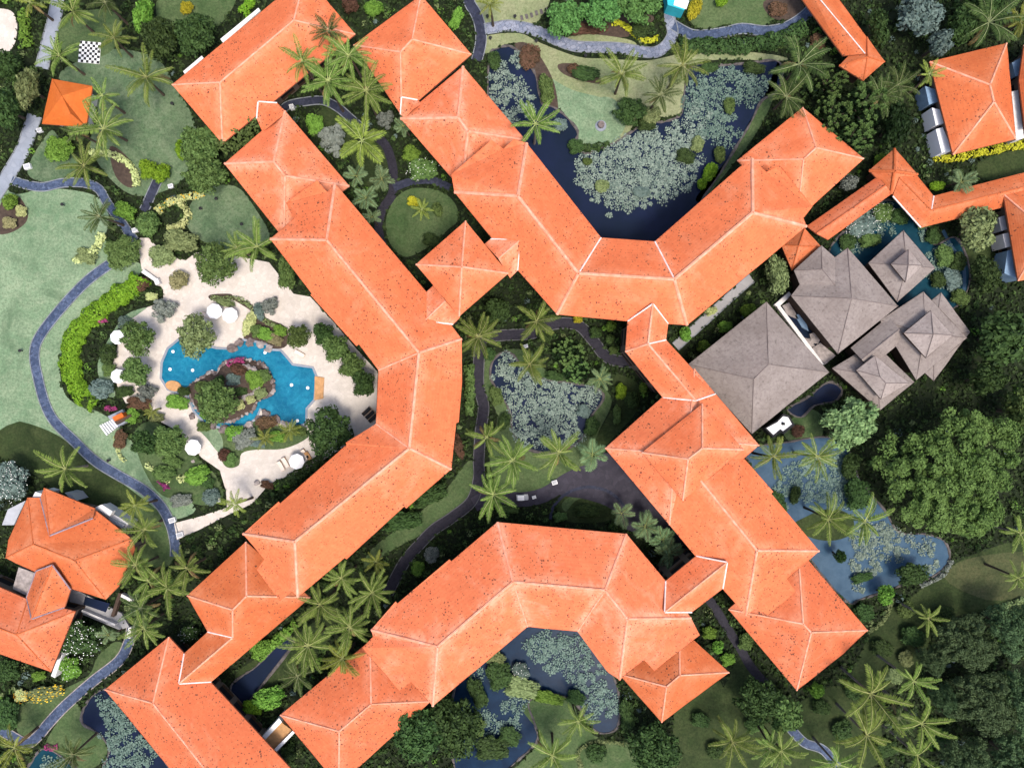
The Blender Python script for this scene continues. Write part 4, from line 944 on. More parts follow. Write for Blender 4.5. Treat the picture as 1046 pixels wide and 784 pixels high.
def hedge(s, wpx, h, mat, label, cat='hedge', dens=30, leaf=0.28, smooth=True, bl=None, wob=0.15, group=None, z0=0.0):
    p = P(s); p = cr(p, False, 5) if smooth else p
    C = np.array([W(a, b, h * 0.5)[:] for a, b in p])[:, :2]; seg = np.linalg.norm(np.diff(C, axis=0), axis=1); tot = seg.sum(); cum = np.concatenate([[0], np.cumsum(seg)])
    rng = np.random.default_rng(int(C[0, 0] * 7 + C[0, 1] * 13) % 9999)
    hw = M(wpx) / 2; n = int(tot * hw * 2 * dens) + 60
    s_ = rng.random(n) * tot; i = np.clip(np.searchsorted(cum, s_) - 1, 0, len(seg) - 1); f = (s_ - cum[i]) / seg[i]
    p0 = C[i] + (C[i + 1] - C[i]) * f[:, None]; dd = (C[i + 1] - C[i]) / seg[i][:, None]; nn = np.stack([-dd[:, 1], dd[:, 0]], 1)
    th = rng.random(n) * math.pi; wv = 1 + wob * (np.sin(s_ * 1.1 + 2) + np.sin(s_ * 2.7)) * 0.8
    off = np.cos(th) * hw * wv; zz = np.sin(th) ** 0.6 * h * (1 + 0.18 * np.sin(s_ * 1.9 + off)) * (0.8 + 0.25 * rng.random(n))
    X = p0 + nn * off[:, None]; Cc = np.stack([X[:, 0], X[:, 1], zz + 0.03], 1)
    N = np.stack([nn[:, 0] * np.cos(th), nn[:, 1] * np.cos(th), np.sin(th) + 0.3], 1) + rng.normal(size=(n, 3)) * 0.5; N /= np.linalg.norm(N, axis=1)[:, None]
    mid = np.array([C[len(C) // 2][0], C[len(C) // 2][1], 0]); sz = leaf * (0.6 + 0.8 * rng.random(n))
    o = link(cat.replace(' ', '_'), quads(cat, leaf_quads(Cc - mid, N, sz, sz * 0.6, rng), mat), None, mid + np.array([0, 0, z0])); tag(o, label, cat, group)
    if bl:
        k = rng.choice(n, bl[1]); B = Cc[k] - mid + np.array([0, 0, 0.12])
        link('blossoms', quads('blossoms', leaf_quads(B, rand_unit(len(B), 2.0, rng), bl[2], bl[2] * 0.8, rng), bl[0]), o)
    return o

# ---------------------------------------------------------------- palms
PALMS = {}
def palm_crown(style, var):
    key = (style, var)
    if key in PALMS: return PALMS[key]
    rng = random.Random(var * 17 + sum(map(ord, style)))
    nf, wide, nl, m0, m1, lw, bright = {'coconut': (16, 0.165, 26, 'palm_leaf', 'palm_rib', 0.0200, 1), 'dark': (17, 0.19, 26, 'palm_leaf_dark', 'palm_rib_dark', 0.019, 1), 'yellow': (15, 0.19, 24, 'palm_leaf_yellow', 'palm_rib', 0.022, 1),
                            'rosette': (11, 0.36, 14, 'palm_leaf_grey', 'palm_rib', 0.040, 1), 'broad': (11, 0.24, 22, 'palm_leaf_yellow', 'palm_rib', 0.026, 1), 'sparse': (11, 0.16, 26, 'palm_leaf', 'palm_rib', 0.024, 1), 'cycad': (26, 0.20, 18, 'palm_leaf_grey', 'palm_rib', 0.02, 1)}[style]
    Q = []; mi = []; nf = nf + (-3, 0, 2, -1, 1)[var % 5]
    for k in range(nf):
        az = k * 2.39996 + rng.uniform(-0.42, 0.42); age = k / nf
        el0 = R(58 - 60 * age + rng.uniform(-8, 8)); droop = R(40 + 40 * age * rng.uniform(0.6, 1.2)); L = (1.0 + 0.28 * (1 - age)) * rng.uniform(0.86, 1.1)
        dead = style in ('coconut', 'dark', 'yellow') and k >= nf - (1 + var % 3) and rng.random() < 0.8
        if dead: el0 -= R(25); L *= 0.85
        if rng.random() < 0.12: L *= 0.62
        twist = rng.uniform(-0.45, 0.45)
        ns = 9; pts = []; p = Vector((0, 0, 0)); 
        for i in range(ns + 1):
            t = i / ns; el = el0 - droop * t ** 1.3; a = az + twist * t * t
            pts.append((p.copy(), Vector((math.cos(a) * math.cos(el), math.sin(a) * math.cos(el), math.sin(el))), a)); p += pts[-1][1] * (L / ns)
        for i in range(ns):
            (p0, d0, a0), (p1, d1, a1) = pts[i], pts[i + 1]
            w0 = 0.015 * (1 - 0.75 * i / ns); w1 = 0.015 * (1 - 0.75 * (i + 1) / ns)
            s0 = Vector((-math.sin(a0), math.cos(a0), 0)); up = Vector((0, 0, 0.012))
            Q.append([p0 - s0 * w0 + up, p0 + s0 * w0 + up, p1 + s0 * w1 + up, p1 - s0 * w1 + up]); mi.append(1)
        for j in range(nl):
            t = 0.13 + 0.87 * (j + 0.5) / nl; i = min(ns - 1, int(t * ns)); f = t * ns - i
            p0, d0, a0 = pts[i]; p1 = pts[i + 1][0]; b = p0.lerp(p1, f)
            sd = Vector((-math.sin(a0), math.cos(a0), 0)); ll = wide * L * math.sin(math.pi * (0.12 + 0.80 * t)) ** 0.7 * rng.uniform(0.85, 1.12)
            for sg in (-1, 1):
                dn = rng.uniform(0.30, 0.85) * (0.5 if style in ('rosette', 'broad') else 1)
                dv = (sd * sg * 0.80 + d0 * (0.50 + 0.4 * t) + Vector((0, 0, -dn))).normalized()
                e = b + dv * ll; mid = b + dv * ll * 0.45 + Vector((0, 0, 0.02)); wv = d0 * lw * rng.uniform(0.8, 1.2)
                Q.append([b - wv * 0.4, mid - wv, e, mid + wv]); mi.append(2 if dead else 0)
    if style in ('coconut', 'dark', 'sparse', 'yellow'):
        for k in range(7):
            az = k * 0.9; c = Vector((math.cos(az) * 0.05, math.sin(az) * 0.05, -0.06)); q = 0.03
            for f in ([(-1, -1, 1), (1, -1, 1), (1, 1, 1), (-1, 1, 1)], [(-1, -1, -1), (-1, -1, 1), (-1, 1, 1), (-1, 1, -1)], [(1, -1, -1), (1, 1, -1), (1, 1, 1), (1, -1, 1)]):
                Q.append([c + Vector(v) * q for v in f]); mi.append(0)
    me = quads('crown', np.array([[v[:] for v in qq] for qq in Q]), [m0, m1, 'palm_dead'], mi)
    PALMS[key] = me; return me
PT = {}
def palm(style, px, py, r, h, label, lean=0.0, cat='palm', group='coconut palms'):
    c = W(px, py, h); rr = random.Random(int(px * 3 + py)); a = rr.random() * 6.28
    name = 'palm_tree'
    base = Vector((c.x + math.cos(a) * lean, c.y + math.sin(a) * lean, 0))
    t = thing(name, label, cat, base, 0, group); v = rr.randrange(7)
    top = c - base
    key = (round(h), round(lean, 1))
    m = MB(); k = 0.2 if h > 6 else 0.13
    m.tube([(0, 0, -0.1), (top.x * 0.15, top.y * 0.15, h * 0.3), (top.x * 0.5, top.y * 0.5, h * 0.68), (top.x, top.y, h - 0.05)], [k * 1.35, k, k * 0.85, k * 0.75], 8)
    m.build('trunk', 'trunk_grey' if style == 'sparse' else 'trunk_brown', t)
    sc = M(r, h) * 1.04
    link('crown', palm_crown(style, v), t, top, (0, 0, rr.random() * 6.28), (sc, sc, sc * rr.uniform(0.8, 1.05)))
    return t
# ---------------------------------------------------------------- palms: style px py r h | label
PALMDATA = """
coconut 61 57 20 10|coconut palm left of the black and white chessboard
coconut 117 39 18 10|dark coconut palm just right of the chessboard
coconut 75 12 22 9|coconut palm above the chessboard, cut by the top edge
dark 108 3 16 9|dark coconut palm at the top edge, up and right of the chessboard
yellow 31 3 16 8|yellowish coconut palm cut by the top edge left of the grey path
coconut 150 79 27 11|big coconut palm on the lawn left of the top left pavilion
coconut 105 98 18 9|coconut palm touching the right side of the small bright orange kiosk
coconut 106 132 27 11|wide coconut palm below the kiosk, over the bright lawn
dark 79 136 14 7|small dark coconut palm between the kiosk and the bright green bush
coconut 86 170 23 10|coconut palm over the slate path at the cream hedge arc
dark 336 32 17 12|topmost palm of the clump over the top left pavilion roof
coconut 309 63 21 12|leftmost palm of the clump, spread on the top left pavilion roof
coconut 356 57 24 12|palm of the clump overlapping the corner of the top square pavilion
coconut 335 83 26 11|large palm of the clump over the curving navy path
coconut 374 93 26 11|palm of the clump with fronds on the tiny washed link roof
broad 370 144 26 8|bright broad-fronded palm between the two top roofs
rosette 412 129 9 4|small pale rosette palm against the wall of the washed pavilion
rosette 364 180 11 4|pale rosette palm, upper left one of the four under the broad-fronded palm
rosette 390 183 11 4|pale rosette palm, right one of the four under the broad-fronded palm
rosette 374 202 12 4|pale rosette palm, lower middle one of the four under the broad-fronded palm
rosette 380 222 9 4|pale rosette palm, lowest of the four, beside the round dark lawn
yellow 431 214 11 5|slim yellow-leaved palm standing alone on the round dark lawn
yellow 500 4 13 7|yellow palm cut by the top edge above the pale slate path
coconut 635 76 23 9|coconut palm on the dry lawn below the middle of the pale slate path
coconut 697 67 23 9|coconut palm between the dry lawn and the navy pond, below the path junction
dark 675 97 18 8|dark squat palm with brown skirts at the pond edge below two brighter palms
sparse 547 127 24 9|sparse yellowish palm leaning over the navy water by the top wing
dark 816 66 27 11|dark coconut palm right of the big lily pond, near the walkway roof
dark 803 99 23 11|coconut palm drooping onto the top corner of the red-orange pavilion
dark 917 88 18 9|dark palm in the shade between the grove and the upper right villa
yellow 949 76 14 8|yellowish palm head at the left corner of the upper right villa
dark 1010 23 28 10|dark wide palm in the shade near the top right corner
yellow 1042 22 20 10|palm with bright fronds cut by the right edge near the top
dark 899 99 19 9|faint dark palm in the middle of the shade beside the grove
rosette 982 186 12 4|pale green palm behind the walkway roof below the yellow hedge
dark 102 221 18 7|dark palm at the head of the curled cream hedge on the left lawn
coconut 242 253 15 8|smaller palm of the pair beside the stepped pavilion on the sand
coconut 263 252 25 9|larger palm of the pair, its fronds touching the pool-side wing corner
coconut 489 344 23 9|courtyard palm next to the inner corner of the pool-side wing
coconut 548 328 22 9|courtyard palm below the V-shaped wing, left of the yellow shrub
coconut 541 372 21 8|courtyard palm growing out of the grey lily mass
coconut 497 447 22 8|courtyard palm on the asphalt edge left of the lily mass
coconut 524 470 24 8|courtyard palm below the lily mass, middle one of the lower three
coconut 571 462 25 8|courtyard palm at the lower right end of the lily mass
coconut 504 505 24 8|lowest courtyard palm, near the white cart
cycad 613 387 13 4|pale grey-green round cycad at the right edge of the courtyard pond
rosette 605 464 14 5|light leafy palm at the left corner of the cupola pavilion
yellow 384 573 13 6|yellow-green bushy palm above the palm row between the wings
rosette 635 524 12 4|uppermost of the four pale rosette palms along the asphalt plaza
rosette 659 537 13 4|second of the four pale rosette palms, beside the arched wing corner
rosette 677 551 12 4|third of the four pale rosette palms, pressed against the fourth
rosette 683 564 13 4|lowest of the four pale rosette palms, next to the link roof
coconut 790 466 22 9|palm above the east pond touching the cupola pavilion corner
coconut 835 466 22 9|palm with an orange heart in the east pond under the bushy light tree
coconut 846 530 25 9|sparse palm on the grassy islet of the east pond, left one
sparse 883 532 25 9|pale palm over the lilies of the east pond, right of the islet
sparse 1042 544 20 9|palm fronds cut by the right edge beside the biggest tree
coconut 1040 590 16 9|pale palm fronds cut by the right edge above the dark wood
sparse 67 479 25 9|lone sparse palm on the dark lawn above the rambling villa
yellow 138 516 16 7|yellow-green palm beside the villa terrace and the blue path
coconut 148 541 20 8|palm between the blue path and the rambling villa terrace
coconut 139 577 20 9|palm by the right eave of the rambling villa
coconut 191 580 23 9|palm between the blue path and the stepped roof at lower left
yellow 240 514 14 7|small yellowish palm on the tan path by the pool-side wing
yellow 155 420 8 4|small palm tuft beside the stair hut garden
coconut 152 593 22 9|upper palm of the thick clump right of the villa terrace
coconut 171 600 25 10|largest palm of the thick clump, touching the stepped orange roof
dark 145 620 20 9|middle left palm of the thick clump by the plunge pool
coconut 147 641 21 9|lowest palm of the thick clump, over the end of the blue path
yellow 15 763 22 8|yellowish palm in the bottom left corner
dark 75 770 20 8|dark palm at the bottom edge beside the teal pond
rosette 111 648 10 4|grey spiky palm beside the white blossom tree
coconut 349 590 20 9|palm row between the wings, upper left palm near the wing eave
coconut 380 605 22 9|palm row between the wings, upper right palm over the dark gap
coconut 327 617 23 9|palm row between the wings, palm against the tip of the pool-side wing
coconut 358 640 23 9|palm row between the wings, palm left of the arched wing corner
coconut 315 659 26 9|palm row between the wings, widest palm over the dark lawn strip
yellow 350 672 20 8|yellow-tinged palm resting on the speckled bottom roof
dark 304 690 18 7|low dark palm beside the yellow-green shrub at the bottom
coconut 591 736 19 6|dark-hearted palm on the lawn tongue of the lower pond
coconut 564 771 26 7|palm cut by the bottom edge on the lawn tongue of the lower pond
coconut 748 757 25 7|pale palm on the lawn below the small bright orange roof
coconut 787 763 19 8|palm at the bottom edge left of the grey path
coconut 798 766 22 9|palm at the bottom edge on the grey path
sparse 889 708 33 11|largest pale palm on the lower right lawn, its trunk base bare
sparse 933 695 20 12|palm with a long leaning grey trunk on the lower right lawn
sparse 941 738 26 12|palm at the edge of the dark wood, right of the largest pale palm
sparse 885 750 31 11|long-fronded palm below the largest pale palm
sparse 937 771 26 11|palm with an orange heart at the bottom edge, lower right
dark 917 732 18 8|dark low palm squeezed in the middle of the lower right palms
sparse 854 779 25 9|palm cut by the bottom edge, leftmost of the lower right palms
sparse 948 631 16 9|thin sparse palm with a pale trunk near the east pond outlet
yellow 270 447 11 3|left one of two low spiky yellow palms below the pool
yellow 296 439 11 3|right one of two low spiky yellow palms below the pool
"""
for ln in PALMDATA.strip().splitlines():
    a, lb = ln.split('|'); st, px, py, r, h = a.split(); px, py, r, h = map(float, (px, py, r, h))
    if px < 200 or (px > 780 and py < 110): h = min(h, 6.5)
    if 300 < px < 380 and py < 100: h += 1.5
    palm(st, px, py, r, h, lb, lean=0.5 if st != 'sparse' else 0.2, cat='palm',
         group='rosette palms' if st == 'rosette' else ('coconut palms' if h > 5 else 'small palms'))

# ---------------------------------------------------------------- trees: kind px py rx ry h mat | label
TREES = """
round 201 36 24 23 7 leaf_dark|round dense dark tree touching the top left pavilion
round 165 40 21 24 7 leaf_dark|darker tree left of the round tree by the top left pavilion
loose 148 17 13 20 5 leaf_bright|bright green tall shrubby tree at the top between lawn and dark trees
loose 31 92 14 24 6 leaf_olive|olive bushy tree left of the bright orange kiosk
loose 9 112 21 24 7 leaf_dark|dark tree on the left edge below the tan patch
loose 10 70 16 18 6 leaf_dark|dark grey-green tree at the left edge beside the grey path
round 207 148 25 22 7 leaf_mid|upper tree of the olive green pair left of the stepped pavilion
round 212 180 25 20 7 leaf_mid|lower tree of the olive green pair left of the stepped pavilion
round 222 270 24 23 6 leaf_mid|round green tree on the sand left of the pair of palms
round 203 343 21 24 7 leaf_olive|pale olive round tree overhanging the upper edge of the pool
round 143 345 19 20 6 leaf_mid|round green tree beside the upper left parasol
loose 140 380 19 18 5 leaf_mid|ragged dark green tree left of the oval teak platform
round 306 343 14 14 5 leaf_mid|small round tree on the sand right of the flower bed
loose 294 280 12 22 5 leaf_mid|dark green tree squeezed against the corner of the pool-side wing
loose 332 342 14 15 6 leaf_dark|topmost tree of the row under the pool-side wing eave
loose 344 356 18 18 6 leaf_mid|biggest tree of the row between pool terrace and wing eave
loose 360 374 17 17 6 leaf_mid|third tree of the row under the pool-side wing eave
loose 372 392 15 18 6 leaf_dark|lowest tree of the row under the pool-side wing eave
round 338 440 27 27 7 leaf_dark|big round dark tree tucked in the bend of the pool-side wing
round 226 410 24 23 6 leaf_mid|round tree standing on the rock island in the pool
round 174 449 20 19 5 leaf_mid|rounded green tree left of the single parasol on the tan path
loose 150 452 17 16 6 leaf_dark|dark tree between the stair hut and the rounded green tree
loose 14 492 21 26 5 leaf_blue|frangipani full of white blossoms at the left edge
loose 83 651 28 23 5 leaf_dark|frangipani covered with white blossoms below the plunge pool terrace
round 577 20 22 21 6 leaf_fresh|left one of the three fresh green trees at the top
round 614 12 23 20 6 leaf_fresh|middle one of the three fresh green trees at the top
round 653 5 25 22 6 leaf_fresh|right and brightest of the three fresh green trees at the top
rosette 846 120 22 26 8 leaf_mid|left tree of the dark grove dotted with bright leaf rosettes
rosette 880 112 24 30 9 leaf_mid|middle tree of the dark grove dotted with bright leaf rosettes
rosette 868 145 24 18 8 leaf_mid|lowest tree of the dark grove with bright rosettes, by the gazebo
rosette 846 88 20 16 7 leaf_mid|uppermost dim tree of the dark grove of rosettes
loose 912 130 18 30 7 leaf_grove|darkest tree of the grove, next to the gazebo of three walkways
loose 936 18 30 24 8 leaf_blue|blue-grey feathery tree at the top right
loose 957 46 16 14 7 leaf_blue|small blue-grey tree above the upper right villa corner
loose 895 30 12 22 6 leaf_dark|dark tree right of the narrow walkway roof
loose 792 282 14 27 6 leaf_olive|yellow-green tree between the V-shaped wing and the grey halls
loose 995 234 26 26 7 leaf_olive|mossy tree between the stream and the villa on the right edge
loose 1004 282 17 26 6 leaf_dark|dark hanging tree below the mossy tree by the stream
loose 1020 345 36 32 9 leaf_dark|dark tree above the biggest tree, near the right edge
loose 1004 388 22 20 8 leaf_dark|dark tree between the grey roofs and the biggest tree
round 866 431 33 28 8 leaf_pale|bushy light green tree with reddish tips below the grey roofs
big 972 482 78 82 13 leaf_big|biggest tree of all, a wide crown of yellow-green leaf clumps
loose 1040 420 22 34 9 leaf_mid|green tree on the right edge behind the biggest tree
loose 930 586 22 15 4 leaf_dark|dark bushy islet tree at the outlet of the east pond
round 857 567 7 7 4 leaf_dark|tiny round dark bush standing in the blue east pond
loose 903 606 12 12 4 leaf_bright|bright green bush right of the lower right pavilion
wood 982 655 40 32 9 leaf_wood|dusky wood tree nearest the lower right lawn
wood 1030 640 34 34 10 leaf_wood|dusky wood tree on the right edge, highest one
wood 1000 715 42 36 10 leaf_wood|dusky wood tree in the middle of the dark wood
wood 1040 710 30 38 10 leaf_wood|dusky wood tree on the right edge, middle one
wood 985 775 36 30 9 leaf_wood|dusky wood tree at the bottom edge, right of the palms
wood 950 672 20 18 7 leaf_wood|low dusky tree at the left fringe of the dark wood, by the leaning palm trunk
wood 962 712 18 20 8 leaf_wood|dusky tree between the dark wood and the palm at its edge
wood 1036 775 34 34 10 leaf_wood|dusky wood tree in the bottom right corner
round 428 742 34 32 8 leaf_dark|round dark tree right of the speckled bottom roof
round 466 738 30 34 8 leaf_dark|dark tree on the left bank of the lower pond
round 668 762 32 26 7 leaf_dark|dark tree under the tip of the small bright orange roof
round 774 712 26 24 7 leaf_dark|dark tree left of the lower right pavilion's corner
loose 800 728 22 24 7 leaf_mid|green tree just below the lower right pavilion's corner
round 833 703 9 8 4 leaf_bright|small bright green tree touching the lower right pavilion's corner
loose 1000 8 24 18 8 leaf_dark|black-green tree at the top edge near the right corner
loose 978 30 18 22 7 leaf_dark|black-green tree left of the wide dark palm
loose 508 318 17 16 5 leaf_dark|dark shrubby tree in the shade of the small pyramid roof
"""
GT = {'leaf_wood': 'dusky wood trees', 'leaf_fresh': 'fresh green trees', 'leaf_bright': 'grove trees'}
for ln in TREES.strip().splitlines():
    a, lb = ln.split('|'); k, px, py, rx, ry, h, mt = a.split(); px, py, rx, ry, h = map(float, (px, py, rx, ry, h))
    bl = ('blossom_white', 130, 0.022) if 'frangipani' in lb else None
    tree(k, px, py, rx, ry, h, mt, lb, GT.get(mt, 'broadleaf trees'), rot=(px * 7 + py * 3) % 40 - 20, bl=bl, z0=0.9 if 'rock island' in lb else 0.0)

